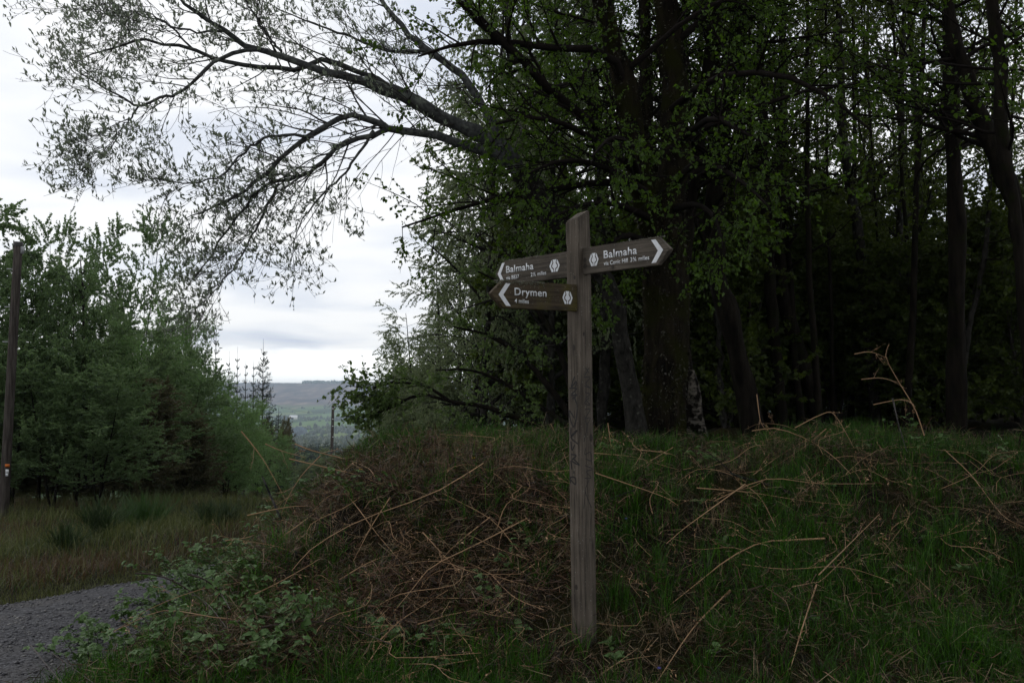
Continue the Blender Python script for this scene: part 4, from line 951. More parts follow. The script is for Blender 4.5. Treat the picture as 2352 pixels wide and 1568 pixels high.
# ================================================================== fingerpost
PX, PY = 0.43, 6.0
PR = R(-46.2)
post_top = 2.60
def wood_mat(name, axis, dark, light, green=None, lichen=True):
    m, t, out = new_mat(name)
    tcn = t.nodes.new('ShaderNodeTexCoord'); mp = t.nodes.new('ShaderNodeMapping')
    sc = [60, 60, 60]; sc[axis] = 2.5; mp.inputs['Scale'].default_value = sc; LK(t, tcn.outputs['Object'], mp.inputs[0])
    n = t.nodes.new('ShaderNodeTexNoise'); n.inputs['Scale'].default_value = 1.0; n.inputs['Detail'].default_value = 8; n.inputs['Roughness'].default_value = 0.6; LK(t, mp.outputs[0], n.inputs['Vector'])
    r = ramp(t, [(0.3, dark), (0.5, tuple((a + b) / 2 for a, b in zip(dark, light))), (0.72, light)]); LK(t, n.outputs['Fac'], r.inputs[0]); col = r.outputs[0]
    nb = t.nodes.new('ShaderNodeTexNoise'); nb.inputs['Scale'].default_value = 5; nb.inputs['Detail'].default_value = 6; LK(t, tcn.outputs['Object'], nb.inputs['Vector'])
    rb = ramp(t, [(0.3, 0.6), (0.7, 1.15)]); LK(t, nb.outputs['Fac'], rb.inputs[0]); col = mixc(t, 1.0, col, rb.outputs[0], 'MULTIPLY')
    if green:
        ng = t.nodes.new('ShaderNodeTexNoise'); ng.inputs['Scale'].default_value = 6; ng.inputs['Detail'].default_value = 4
        mg = t.nodes.new('ShaderNodeMapping'); mg.inputs['Scale'].default_value = (1.6, 1, 0.5) if axis == 0 else (1, 1, 1); mg.inputs['Location'].default_value = (3, 1, 2); LK(t, tcn.outputs['Object'], mg.inputs[0]); LK(t, mg.outputs[0], ng.inputs['Vector'])
        rg = ramp(t, [(0.42, 0.0), (0.62, 0.8)]); LK(t, ng.outputs['Fac'], rg.inputs[0]); col = mixc(t, rg.outputs[0], col, green)
    nl = t.nodes.new('ShaderNodeTexNoise'); nl.inputs['Scale'].default_value = 90; nl.inputs['Detail'].default_value = 3; LK(t, tcn.outputs['Object'], nl.inputs['Vector'])
    rl = ramp(t, [(0.66, 0.0), (0.72, 0.55)]); LK(t, nl.outputs['Fac'], rl.inputs[0]); col = mixc(t, rl.outputs[0], col, (0.26, 0.26, 0.23))
    mc = t.nodes.new('ShaderNodeMapping'); scc = [26, 26, 26]; scc[axis] = 0.9; mc.inputs['Scale'].default_value = scc; mc.inputs['Location'].default_value = (5, 2, 7); LK(t, tcn.outputs['Object'], mc.inputs[0])
    nc = t.nodes.new('ShaderNodeTexNoise'); nc.inputs['Scale'].default_value = 1.0; nc.inputs['Detail'].default_value = 2; LK(t, mc.outputs[0], nc.inputs['Vector'])
    rc = ramp(t, [(0.485, 0.0), (0.5, 0.75), (0.515, 0.0)]); LK(t, nc.outputs['Fac'], rc.inputs[0]); col = mixc(t, rc.outputs[0], col, (0.018, 0.015, 0.012))
    b = bsdf(t, 0.85, 0.2); LK(t, col, b.inputs['Base Color'])
    bp = t.nodes.new('ShaderNodeBump'); bp.inputs['Strength'].default_value = 0.7; bp.inputs['Distance'].default_value = 0.004; LK(t, n.outputs['Fac'], bp.inputs['Height']); LK(t, bp.outputs[0], b.inputs['Normal'])
    LK(t, b.outputs[0], out.inputs[0]); return m
M_post = wood_mat('weathered_post_oak', 2, (0.04, 0.033, 0.026), (0.165, 0.138, 0.112))
M_board = wood_mat('weathered_board_oak', 0, (0.032, 0.027, 0.022), (0.145, 0.124, 0.102))
M_board_g = wood_mat('algae_board_oak', 0, (0.03, 0.023, 0.015), (0.11, 0.083, 0.056), green=(0.07, 0.062, 0.012))
M_moss_edge = leaf_mat('lichen_tuft', [(0.10, 0.11, 0.08), (0.16, 0.17, 0.13), (0.22, 0.22, 0.18)], 0.0)
fp = empty('fingerpost', (PX, PY, 0.0), 'weathered wooden footpath signpost with three arms on the grassy bank', 'signpost', rz=PR)
fp.rotation_mode = 'XYZ'
LEANX = -0.031 / 2.6     # the post leans a touch to the left (world x)
def bm_obj(name, bm, mat, parent, smooth=False):
    bmesh.ops.recalc_face_normals(bm, faces=bm.faces)
    me = bpy.data.meshes.new(name); bm.to_mesh(me); bm.free(); me.materials.append(mat)
    if smooth: me.polygons.foreach_set('use_smooth', [True] * len(me.polygons))
    return link(name, me, parent)
fp.rotation_euler = (Matrix.Rotation(math.atan(LEANX), 4, 'Y') @ Matrix.Rotation(PR, 4, 'Z')).to_euler()
hw = 0.052
bm = bmesh.new()
zs = [-0.3, 0.0, 0.5, 1.0, 1.5, 2.0, 2.40]
rows = []
rp = np.random.default_rng(3)
for z in zs:
    rows.append([bm.verts.new((sx_ * hw + rp.normal() * .0008, sy_ * hw + rp.normal() * .0008, z)) for sx_, sy_ in ((-1, -1), (1, -1), (1, 1), (-1, 1))])
# single-pitch weathered top, low over the left-hand face (-Y)
rows.append([bm.verts.new((sx_ * hw, sy_ * hw, z)) for sx_, sy_, z in ((-1, -1, post_top - .055), (1, -1, post_top - .04), (1, 1, post_top + .018), (-1, 1, post_top + .01))])
for a, b in zip(rows[:-1], rows[1:]):
    for i in range(4): bm.faces.new((a[i], a[(i + 1) % 4], b[(i + 1) % 4], b[i]))
bm.faces.new(rows[-1]); bm.faces.new(rows[0][::-1])
ed = [e for e in bm.edges if abs((e.verts[0].co - e.verts[1].co).z) > 0.2 or min(e.verts[0].co.z, e.verts[1].co.z) > 2.5]
bmesh.ops.bevel(bm, geom=ed, offset=0.006, segments=2, affect='EDGES')
post = bm_obj('post', bm, M_post, fp)

def text_mesh(name, txt, w, h, mat, parent, x0, zb, y, embolden=0.0, cap=None):
    """letters with the text's own box scaled to width w and cap height h; lower-left at (x0, zb)"""
    cu = bpy.data.curves.new('lettering', 'FONT'); cu.body = txt; cu.size = 1.0; cu.extrude = 0.0; cu.offset = embolden; cu.resolution_u = 4; cu.space_character = 1.07
    tmp = bpy.data.objects.new('tmp', cu); C.objects.link(tmp)
    dg = bpy.context.evaluated_depsgraph_get(); dg.update()
    me = bpy.data.meshes.new_from_object(tmp.evaluated_get(dg), depsgraph=dg)
    bpy.data.objects.remove(tmp); bpy.data.curves.remove(cu)
    n = len(me.vertices); co = np.empty(n * 3); me.vertices.foreach_get('co', co); co = co.reshape(-1, 3)
    x0_, x1_ = co[:, 0].min(), co[:, 0].max()
    capz = 0.73
    c2 = np.empty_like(co)
    c2[:, 0] = x0 + (co[:, 0] - x0_) / (x1_ - x0_) * w; c2[:, 1] = y; c2[:, 2] = zb + co[:, 1] / capz * h
    me.vertices.foreach_set('co', c2.ravel()); me.update()
    bm = bmesh.new(); bm.from_mesh(me); bpy.data.meshes.remove(me)
    bmesh.ops.recalc_face_normals(bm, faces=bm.faces)
    # sink a shallow rim so the paint has thickness
    ret = bmesh.ops.extrude_face_region(bm, geom=bm.faces[:])
    for v in [e for e in ret['geom'] if isinstance(e, bmesh.types.BMVert)]: v.co.y -= 0.0015
    return bm_obj(name, bm, mat, parent)
def poly_obj(name, polys, y, mat, parent):
    bm = bmesh.new()
    for pl_ in polys:
        vs_ = [bm.verts.new((x, y, z)) for x, z in pl_]
        f = bm.faces.new(vs_)
        ret = bmesh.ops.extrude_face_region(bm, geom=[f])
        for v in [e for e in ret['geom'] if isinstance(e, bmesh.types.BMVert)]: v.co.y -= 0.0015
    return bm_obj(name, bm, mat, parent)
def emblem(parent, x0, x1, z0, z1, y):
    def T(p): return [(x0 + (a + .45) / .9 * (x1 - x0), z0 + (b + .5) * (z1 - z0)) for a, b in p]
    bulb = [(0.20 * math.sin(a) * 1.05, -0.02 + 0.20 * math.cos(a)) for a in np.linspace(0.5, math.pi - 0.22, 12)]
    right = [(0.16, 0.5), (0.09, 0.24)] + bulb[1:] + [(0.05, -0.28), (0.05, -0.5)]
    thistle = right + [(-a, b) for a, b in right[::-1]]
    arc = [(0.29 * math.sin(a) * 1.05, -0.02 + 0.29 * math.cos(a)) for a in np.linspace(0.72, math.pi - 0.45, 9)]
    side = [(0.23, 0.47), (0.18, 0.27)] + arc[1:] + [(0.12, -0.34), (0.11, -0.5), (0.25, -0.5), (0.45, 0.0), (0.27, 0.42)]
    poly_obj('emblem', [T(thistle), T(side), T([(-a, b) for a, b in side][::-1])], y, M_white, parent)
def board(label, mat, loc, rz, L, h, tipdir, th=0.036, tip=0.085, back=0.06, notch=None):
    """a pointed arm: local +X is reading direction, visible face at -Y; tipdir -1 points left"""
    root = bpy.data.objects.new('finger_board', None)
    o_x = np.array([-back, L - tip, L, L - tip, -back]); o_z = np.array([0, 0, h * 0.5, h, h])
    X = o_x * tipdir
    bm = bmesh.new(); vs_ = [bm.verts.new((x, -th / 2, z)) for x, z in zip(X, o_z)]
    f = bm.faces.new(vs_); ret = bmesh.ops.extrude_face_region(bm, geom=[f])
    for v in [e for e in ret['geom'] if isinstance(e, bmesh.types.BMVert)]: v.co.y += th
    bmesh.ops.bevel(bm, geom=bm.edges[:], offset=0.004, segments=2, affect='EDGES')
    o = bm_obj('finger_board', bm, mat, fp); o.location = loc; o.rotation_euler = (0, 0, rz)
    bpy.data.objects.remove(root)
    if label: o['label'] = label
    return o
H_ = 0.158; yf = -0.018 - 0.0008
# arm 1: left, upper
b1 = board('left upper arm lettered Balmaha via B837', M_board, (-hw + 0.01, 0.0, 2.213), 0, 0.682, H_, -1)
def fx1(f): return -0.682 + 0.612 * f
text_mesh('lettering', 'Balmaha', fx1(.585) - fx1(.176), .046, M_white, b1, fx1(.176), H_ * .49, yf, 0.014)
text_mesh('lettering', 'via B837', fx1(.37) - fx1(.176), .026, M_white, b1, fx1(.176), H_ * .205, yf, 0.008)
text_mesh('lettering', '2½ miles', fx1(.765) - fx1(.545), .026, M_white, b1, fx1(.545), H_ * .205, yf, 0.008)
emblem(b1, fx1(.815), fx1(.957), H_ * .27, H_ * .755, yf)
poly_obj('chevron', [[(fx1(.045), H_ * .49), (fx1(.115), H_ * .92), (fx1(.155), H_ * .92), (fx1(.092), H_ * .49), (fx1(.155), H_ * .07), (fx1(.115), H_ * .07)]], yf, M_white, b1)
# arm 2: right
b2 = board('right arm lettered Balmaha via Conic Hill', M_board, (hw - 0.01, 0.0, 2.217), 0, 0.66, H_ + .002, 1)
def fx2(f): return 0.012 + 0.648 * f
emblem(b2, fx2(.078), fx2(.192), H_ * .265, H_ * .755, yf)
text_mesh('lettering', 'Balmaha', fx2(.64) - fx2(.255), .047, M_white, b2, fx2(.255), H_ * .50, yf, 0.014)
text_mesh('lettering', 'via Conic Hill', fx2(.535) - fx2(.255), .026, M_white, b2, fx2(.255), H_ * .235, yf, 0.008)
text_mesh('lettering', '3¾ miles', fx2(.775) - fx2(.565), .026, M_white, b2, fx2(.565), H_ * .235, yf, 0.008)
poly_obj('chevron', [[(fx2(.928), H_ * .51), (fx2(.848), H_ * .92), (fx2(.80), H_ * .92), (fx2(.872), H_ * .51), (fx2(.80), H_ * .09), (fx2(.848), H_ * .09)]], yf, M_white, b2)
# arm 3: Drymen, through the left-hand face, turned a little
ang3 = math.atan2(-0.53, -0.85) - PR      # direction of the tip in the post's frame
b3 = board('lower arm lettered Drymen, green with algae', M_board_g, (0.018, -hw + 0.01, 1.996), ang3 - math.pi, 0.612, H_ + .002, -1, back=0.012)
def fx3(f): return -0.612 * (1 - f) + 0.0
text_mesh('lettering', 'Drymen', fx3(.624) - fx3(.263), .045, M_white, b3, fx3(.263), H_ * .49, yf, 0.014)
text_mesh('lettering', '4 miles', fx3(.42) - fx3(.263), .026, M_white, b3, fx3(.263), H_ * .205, yf, 0.008)
emblem(b3, fx3(.81), fx3(.93), H_ * .25, H_ * .735, yf)
poly_obj('chevron', [[(fx3(.086), H_ * .485), (fx3(.168), H_ * .91), (fx3(.218), H_ * .91), (fx3(.138), H_ * .485), (fx3(.218), H_ * .085), (fx3(.168), H_ * .085)]], yf, M_white, b3)
# lichen along the arms' top edges
for b_, sgn, cnt_, span in ((b1, -1, 160, (0.28, 0.6)), (b3, -1, 420, (0.24, 0.58)), (b2, 1, 110, (0.3, 0.62))):
    g = Geo(); xx = sgn * rp.uniform(*span, cnt_); p = np.c_[xx, rp.uniform(-.018, .012, cnt_), H_ - 0.001 - np.abs(rp.normal(size=cnt_)) * (0.012 if b_ is b3 else 0.001) * (rp.random(cnt_) > .4)]
    p[p[:, 2] < H_ - 0.004, 1] = -0.019
    leaves(g, p, rp.normal(size=(cnt_, 3)) * .6 + np.array([0, -.5, .8]), rp.uniform(.004, .011, cnt_), 0.8, rp); g.obj('lichen', M_moss_edge, b_, kind='stuff')
# knots on the right arm
for kx, kz, kr in ((0.245, 0.022, 0.011), (0.03, 0.05, 0.013), (0.028, 0.085, 0.012)):
    poly_obj('knot', [[(kx + kr * math.cos(a), kz + kr * 1.2 * math.sin(a)) for a in np.arange(12) * math.pi / 6]], -0.0185, plain_mat('knot_wood', (0.03, 0.024, 0.02)), b2)
for kz, ky, kr, fc in ((1.78, 0.0, .014, 0), (1.24, .03, .016, 1), (0.36, -.01, .012, 0), (1.86, -.02, .010, 1), (2.2, .015, .009, 0)):
    q = [(ky + kr * .8 * math.cos(a), kz + kr * 1.3 * math.sin(a)) for a in np.arange(12) * math.pi / 6]
    ko = poly_obj('knot', [q], 0.0, plain_mat('knot_wood', (0.028, 0.022, 0.018)), fp)
    ko.location = (0, -hw - .0008, 0) if fc == 0 else (hw + .0008, 0, 0); ko.rotation_euler = (0, 0, 0 if fc == 0 else math.pi / 2)
# marker scribble and scratches running down the post's two visible faces
def z_of(Y): return P(1325, Y, 5.93)[2]
Lst = [[(176, 295), (160, 345), (184, 318), (182, 345)], [(150, 350), (186, 352), (158, 385), (188, 380), (165, 400)], [(175, 395), (188, 430), (183, 500), (170, 530), (152, 480), (152, 455), (175, 490)], [(160, 535), (162, 575), (190, 545), (160, 580), (192, 610)], [(160, 600), (165, 640), (178, 615)], [(160, 660), (185, 665), (165, 690), (200, 708), (172, 680)], [(160, 690), (165, 730)], [(174, 738), (176, 750)], [(160, 795), (158, 770), (180, 768), (182, 800), (160, 780)]]
Rst = [[(225, 255), (240, 280)], [(240, 255), (222, 290)], [(218, 300), (245, 300), (225, 330), (245, 350), (220, 340)], [(222, 370), (245, 380), (225, 400), (245, 430), (220, 420), (240, 395)], [(222, 450), (245, 450), (225, 490), (245, 490), (230, 520), (222, 480)], [(235, 520), (218, 600)], [(225, 630), (222, 660), (245, 650), (250, 690), (225, 680)], [(222, 710), (255, 730), (228, 740), (250, 770), (222, 770)], [(240, 780), (225, 830), (250, 910)], [(225, 830), (215, 910)]]
g = Geo()
for strokes, face, rw in ((Lst, 0, 0.0042), (Rst, 1, 0.0026)):
    for s_ in strokes:
        pts = []
        for cx, cy_ in s_:
            Y = 717.8 + cy_ * .494; f = (cy_ - 295) / 505
            if face == 0: a = (cx - (143 + 12 * f)) / (62 - 4 * f); pts.append((-hw + 2 * hw * np.clip(a, .05, .95), -hw - 0.0015, z_of(Y)))
            else: a = (cx - (205 + 8 * f)) / (50); pts.append((hw + 0.0015, -hw + 2 * hw * np.clip(a, .06, .95), z_of(Y)))
        q = smooth_path(np.array(pts), max(2, len(pts) * 4 - 3)) if len(pts) > 2 else np.array(pts)
        # flat ribbon lying on the face
        d = np.gradient(q, axis=0); nrm = np.array([0, -1.0, 0]) if face == 0 else np.array([1.0, 0, 0])
        sd_ = norm(np.cross(d, nrm)); n_ = len(q)
        v = np.concatenate([q + sd_ * rw, q - sd_ * rw]); i_ = np.arange(n_ - 1)
        g.add(v, np.stack([i_, i_ + 1, i_ + 1 + n_, i_ + n_], -1))
g.obj('graffiti', M_marker, fp)

# ================================================================== bank vegetation
def sample_bank(n, xlo, xhi, ylo, yhi, dens=None, seed=0, pw=1.0):
    r = np.random.default_rng(seed)
    x = r.uniform(xlo, xhi, n); y = ylo + (yhi - ylo) * r.random(n) ** pw
    ok = (x > road_r(y) + 0.0) | (x < road_l(y))
    u = x / y; ok &= (np.abs(u) < 0.56)
    if dens is not None: ok &= r.random(n) < dens(x, y)
    x, y = x[ok], y[ok]
    return x, y, H(x, y), r
def blades(geo, x, y, z, r, h, w, lean=0.35, wind=(0, 0)):
    n = len(x); a = r.random(n) * 6.28; s = np.c_[np.cos(a), np.sin(a), np.zeros(n)]
    ln = np.abs(r.normal(size=n)) * lean; la = r.random(n) * 6.28
    L = np.c_[np.cos(la) * ln + wind[0], np.sin(la) * ln + wind[1], np.ones(n)]; L = norm(L)
    hh = (h[0] + (h[1] - h[0]) * r.random(n))[:, None]; ww = (w[0] + (w[1] - w[0]) * r.random(n))[:, None]
    p = np.c_[x, y, z - 0.01]
    dro = np.c_[L[:, :2] * 1.0, np.zeros(n)] * hh * 0.6
    m = p + L * hh * 0.55; t = p + L * hh * 0.95 + dro - np.c_[np.zeros((n, 2)), 0.25 * ln[:, None] * hh[:, 0:1]]
    v = np.stack([p - s * ww / 2, p + s * ww / 2, m + s * ww * .4, m - s * ww * .4, t], 1).reshape(-1, 3)
    b = np.arange(n)[:, None] * 5
    geo.add(v, b + np.array([[0, 1, 2, 3]])); geo.add(np.zeros((0, 3)), np.zeros((0, 3), int))
    geo.f.append((b + np.array([[3, 2, 4]])) + geo.n - n * 5)
def litter(geo, x, y, z, r, L, w, lift=0.10, tilt=0.35):
    n = len(x); a = r.random(n) * 6.28
    d = norm(np.c_[np.cos(a), np.sin(a), r.normal(size=n) * tilt]); ll = (L[0] + (L[1] - L[0]) * r.random(n))[:, None]
    p = np.c_[x, y, z + r.random(n) ** 1.5 * lift]; s = norm(np.cross(d, r.normal(size=(n, 3)))) * (w[0] + (w[1] - w[0]) * r.random(n))[:, None] / 2
    bend = r.normal(size=(n, 3)) * 0.15 * ll
    m = p + d * ll * .5 + bend; e = p + d * ll
    v = np.stack([p - s, p + s, m + s, m - s, e], 1).reshape(-1, 3); b = np.arange(n)[:, None] * 5
    geo.add(v, b + np.array([[0, 1, 2, 3]])); geo.f.append((b + np.array([[3, 2, 4]])) + geo.n - n * 5)

# where things grow, as functions of place on the bank
def brown(x, y):   # the bracken mound left of the post
    return np.clip(np.maximum(1.3 - ((x + 0.9) / 1.5) ** 2 - ((y - 7.7) / 1.75) ** 2, 0.95 - ((x + 1.45) / 0.75) ** 2 - ((y - 5.7) / 0.75) ** 2), 0, 1)
def straw_top(x, y): return np.exp(-((x + 0.35) / 0.7) ** 2 - ((y - 8.4) / 0.5) ** 2)
def gdens(x, y):
    return np.clip(0.8 - 0.75 * brown(x, y) * np.clip(0.62 + 0.75 * vnoise(x, y, 2.6, 46), 0.08, 1) + 0.35 * vnoise(x, y, 2.5, 41), 0.1, 1)
g = Geo()
x, y, z, r_ = sample_bank(120000, -3.2, 6.2, 4.7, 11.5, gdens, 1, 1.5)
k = vnoise(x, y, 2.2, 44) > -0.05
blades(g, x[k], y[k], z[k], r_, (0.07, 0.24), (0.003, 0.006), 0.55)
tag(g.obj('green_grass', M_grass), 'fresh green grass growing over the bank', 'grass', kind='stuff')
g = Geo(); k = ~k; blades(g, x[k], y[k], z[k], r_, (0.06, 0.20), (0.002, 0.005), 0.7)
x, y, z, r_ = sample_bank(22000, -3.2, 6.2, 4.7, 11.5, gdens, 12, 1.5); blades(g, x, y, z, r_, (0.05, 0.16), (0.002, 0.004), 0.9)
tag(g.obj('olive_grass', M_grass_olive), 'short olive grass and moss mixed through the bank', 'grass', kind='stuff')
g = Geo()
x, y, z, r_ = sample_bank(170000, -3.2, 6.2, 4.8, 10.5, lambda x, y: np.clip(1.6 * brown(x, y) * np.clip(0.72 + 0.7 * vnoise(x, y, 2.6, 46), 0.1, 1) + 0.08 + 0.2 * (vnoise(x, y, 3, 47) > 0.35) + 0.0 * x, 0, 1), 2, 1.2)
litter(g, x, y, z, r_, (0.04, 0.18), (0.002, 0.006), 0.16, 0.5)
tag(g.obj('bracken_litter', M_litter), 'matted red brown dead bracken fronds on the bank', 'dead bracken', kind='stuff')
g = Geo()
x, y, z, r_ = sample_bank(70000, -2.6, 6.2, 4.8, 10.2, lambda x, y: np.clip(0.35 * brown(x, y) + 0.8 * straw_top(x, y) + 0.22 + 0.35 * vnoise(x, y, 2.8, 49), 0, 1), 3, 1.2)
kk = straw_top(x, y) > 0.3
litter(g, x[~kk], y[~kk], z[~kk], r_, (0.05, 0.22), (0.002, 0.004), 0.16, 0.6)
blades(g, x[kk], y[kk], z[kk], r_, (0.15, 0.32), (0.003, 0.005), 1.2)
tag(g.obj('dry_grass', M_straw), 'bleached dry grass strands among the green', 'grass', kind='stuff')
# longer tussock on the crest, right of and left of the post
g = Geo()
x, y, z, r_ = sample_bank(26000, -1.8, 6.2, 8.2, 10.5, lambda x, y: np.clip(0.25 + 0.9 * vnoise(x, y, 3.0, 51), 0, 1), 5)
blades(g, x, y, z, r_, (0.08, 0.24), (0.003, 0.007), 0.7); tag(g.obj('crest_grass', M_grass), 'long grass along the crest of the bank', 'grass', kind='stuff')
def tuft_field(n, m, seed, dens, hgt):
    cx, cy_, _, r = sample_bank(n, -2.6, 6.2, 4.7, 10.2, dens, seed, 1.3)
    a = r.random((len(cx), m)) * 6.28; rad = np.abs(r.normal(size=(len(cx), m))) * 0.035
    x = (cx[:, None] + np.cos(a) * rad).ravel(); y = (cy_[:, None] + np.sin(a) * rad).ravel()
    return x, y, H(x, y), r
g = Geo(); x, y, z, r_ = tuft_field(1150, 30, 71, lambda x, y: np.clip(0.95 - brown(x, y) * 0.9 * np.clip(0.62 + 0.75 * vnoise(x, y, 2.6, 46), 0.05, 1) + 0.3 * vnoise(x, y, 2.6, 72), 0, 1), 0)
blades(g, x, y, z, r_, (0.12, 0.32), (0.004, 0.007), 0.5); tag(g.obj('grass_tufts', M_grass), 'coarse green grass tufts scattered over the bank', 'grass', kind='stuff')
g = Geo(); x, y, z, r_ = tuft_field(420, 26, 73, lambda x, y: np.clip(0.45 + 0.5 * vnoise(x, y, 2.0, 74) + straw_top(x, y), 0, 1), 0)
blades(g, x, y, z, r_, (0.10, 0.28), (0.003, 0.005), 1.1); tag(g.obj('straw_tufts', M_straw), 'collapsed pale tufts of last year grass on the bank', 'dead grass', kind='stuff')
g = Geo(); x, y, z, r_ = sample_bank(60000, 0.5, 6.0, 4.9, 8.2, lambda x, y: np.clip(2.2 * vnoise(x, y, 1.9, 83) - 0.35, 0, 1), 81)
blades(g, x, y, z, r_, (0.012, 0.045), (0.004, 0.009), 0.8)
tag(g.obj('moss', leaf_mat('golden_moss', [(0.022, 0.022, 0.003), (0.045, 0.036, 0.005), (0.085, 0.06, 0.010)], 0.1)), 'golden brown moss cushions low in the grass right of the post', 'moss', kind='stuff')
# verge across the track
g = Geo(); g2 = Geo(); g3 = Geo()
r_ = np.random.default_rng(14)
n = 90000; y = 7.2 + 19 * r_.random(n) ** 1.6; e = r_.random(n) ** 1.2 * 9; x = road_l(y) - 0.02 - e
ok = np.abs(x / y) < 0.57; x, y, e = x[ok], y[ok], e[ok]; z = H(x, y)
pat = vnoise(x, y, 0.9, 61); nearedge = e < 0.55
a_ = nearedge; b_ = (~nearedge) & (pat + 0.9 * np.exp(-((e - 1.3) / 0.9) ** 2) > 0.15) & (r_.random(len(x)) < 0.6 + 0.35 * vnoise(x, y, 1.7, 66)); c_ = (~nearedge) & ~b_
blades(g, x[a_], y[a_], z[a_], r_, (0.05, 0.16), (0.003, 0.006), 0.6)
blades(g2, x[b_], y[b_], z[b_], r_, (0.08, 0.27), (0.004, 0.009), 0.9, (0.1, 0.0)); mid_ = r_.random(c_.sum()) < .4; xc, yc, zc = x[c_], y[c_], z[c_]; blades(g3, xc[mid_], yc[mid_], zc[mid_], r_, (0.06, 0.2), (0.005, 0.01), 0.6); blades(g, xc[~mid_], yc[~mid_], zc[~mid_], r_, (0.15, 0.45), (0.004, 0.009), 0.6)
tag(g.obj('edge_grass', M_edge), 'short grass edging the far side of the gravel track', 'grass', kind='stuff')
tag(g2.obj('rust_grass', M_redgrass), 'rust brown dead grass on the verge beyond the track', 'grass', kind='stuff')
tag(g3.obj('verge_grass', M_broom), 'rough dark green growth on the verge under the belt', 'grass', kind='stuff')
# broom bushes on the verge
def broom(seed):
    r = np.random.default_rng(seed); g = Geo()
    n = 60; a = r.random(n) * 6.28; ln = np.abs(r.normal(size=n)) * 0.45
    d = norm(np.c_[np.cos(a) * ln, np.sin(a) * ln, np.ones(n)]); p0 = r.normal(size=(n, 3)) * [.07, .07, 0]
    t_ = np.linspace(0, 1, 5)[None, :, None]; L_ = r.uniform(0.5, 1.0, n)[:, None, None]
    A = p0[:, None] + d[:, None] * t_ * L_; RA = np.full((n, 5), .004); tubes(g, A, RA, 3)
    B, RB = grow(A, RA, 12, (0.25, 1), (10, 30), (0.15, 0.4), 4, 0.05, (0, 0, 0.2), 0.7, 0.5, r, 0.3, rmin=.0025); tubes(g, B, RB, 3)
    return g.mesh('broom_bush')
bmsh = [broom(700), broom(701)]
M_broom_green = leaf_mat('bright_broom_stem', [(0.03, 0.075, 0.012), (0.04, 0.1, 0.016)], 0.1)
bmsh.append(broom(702))
for k_, m_ in zip(range(3), (M_broom, M_broom, M_broom_green)): bmsh[k_].materials.append(m_)
for i, (X, Y, d, k_, s, lab) in enumerate([(150, 1265, 13.5, 0, 0.75, 'wispy dark broom bush on the verge right of the near pole'), (225, 1235, 15, 1, 1.0, 'wispy dark broom between the near pole and the green broom'), (335, 1212, 17.5, 2, 1.25, 'bright green broom bush in the middle of the verge'), (300, 1220, 18, 2, 0.9, 'smaller bright green broom beside the bigger one'),
                                            (480, 1225, 16.5, 0, 0.8, 'dark thin broom right of the green broom on the verge'), (515, 1210, 17, 1, 0.75, 'dark thin broom furthest right on the verge')]):
    q = P(X, Y, d); o = link('broom_bush', bmsh[k_]); o.location = (q[0], d, Hs(q[0], d)); o.rotation_euler[2] = i * 1.9; o.scale = (s, s, s * 0.62)
    tag(o, lab, 'bush', 'broom bushes on the verge')

# ---------------- dead bracken stalks
def stalk_mesh(pts, rad, r, side=4, sl=0.22, k=5):
    g = Geo(); n = 10
    s = smooth_path(np.array(pts), n); rr = rad * (1 - 0.6 * np.linspace(0, 1, n))
    tubes(g, s[None], rr[None], k)
    if side:
        b, q = grow(s[None], rr[None], side, (0.3, 1.0), (35, 70), (sl * 0.5, sl), 5, 0.12, (0, 0, -0.15), 0.6, 0.3, r, 0.3, rmin=.0012); tubes(g, b, q, 3)
        if rad < .0065: leaf_on(g, b, 7, (0.15, 1.0), (0.012, 0.03), 0.35, 0.8, 0.3, r, keep=0.7)
    return g
LAB_ST = {True: 'dry tan bracken stalk in the brown tangle left of the post', False: 'dry tan bracken stalk lying on the grassy bank right of the post'}
GR_ST = {True: 'dead bracken stalks left of the post', False: 'dead bracken stalks right of the post'}
def stalk(pix, rad=0.0045, side=3, off=(0.05, 0.16), label=None, group='traced', sl=0.22, mat=None, name='bracken_stalk', cat='bracken stalk'):
    r = np.random.default_rng(int(sum(pix[0])) % 9973)
    pts = []; last = None
    o_ = r.uniform(*off)
    hits = [hit(X, Y, o_ + r.uniform(-.03, .03), y1=9.6) for X, Y in pix]
    ds = [h[1] if h is not None else None for h in hits]
    known = [d for d in ds if d is not None]; base = max(known) if known else 8.9
    for (X, Y), d in zip(pix, ds): pts.append(P(X, Y, min(d, 9.3) if d is not None else base))
    pts = np.array(pts); foot = pts[np.argmin(pts[:, 2])].copy()
    g = stalk_mesh(pts - foot, rad, r, side, sl)
    o = g.obj(name, mat or M_stalk, None, True); o.location = foot
    left_ = pix[0][0] < 1320
    return tag(o, label or LAB_ST[left_], cat, GR_ST[left_])
stalk([(554, 990), (585, 1028), (612, 1067), (657, 1149)], .006, 1, label='long tan stalk leaning up left of the grey stake against the dark belt')
stalk([(677, 1019), (722, 1036), (790, 1053), (845, 1074), (862, 1098)], .006, 2, label='tan stalk arching over the far pole foot')
stalk([(2123, 1000), (2101, 938), (2064, 876), (2035, 821), (2042, 790)], .0055, 0, label='tall rusty stalk with forked tips on the right crest')
stalk([(2050, 914), (2064, 975), (2083, 1037)], .008, 1, label='short thick grey stalk left of the tall rusty one', mat=M_greystick)
stalk([(1895, 1236), (1815, 1240), (1748, 1246), (1677, 1280), (1606, 1335), (1538, 1389)], .007, 3, label='thick orange stalk sweeping down the grass right of the post')
stalk([(1875, 1343), (1855, 1403), (1835, 1466), (1815, 1537)], .006, 2, label='upright tan stalk low on the grass at lower right')
stalk([(1677, 1355), (1613, 1418), (1574, 1466), (1507, 1568)], .006, 2, label='tan stalk running down to the bottom edge right of the post foot')
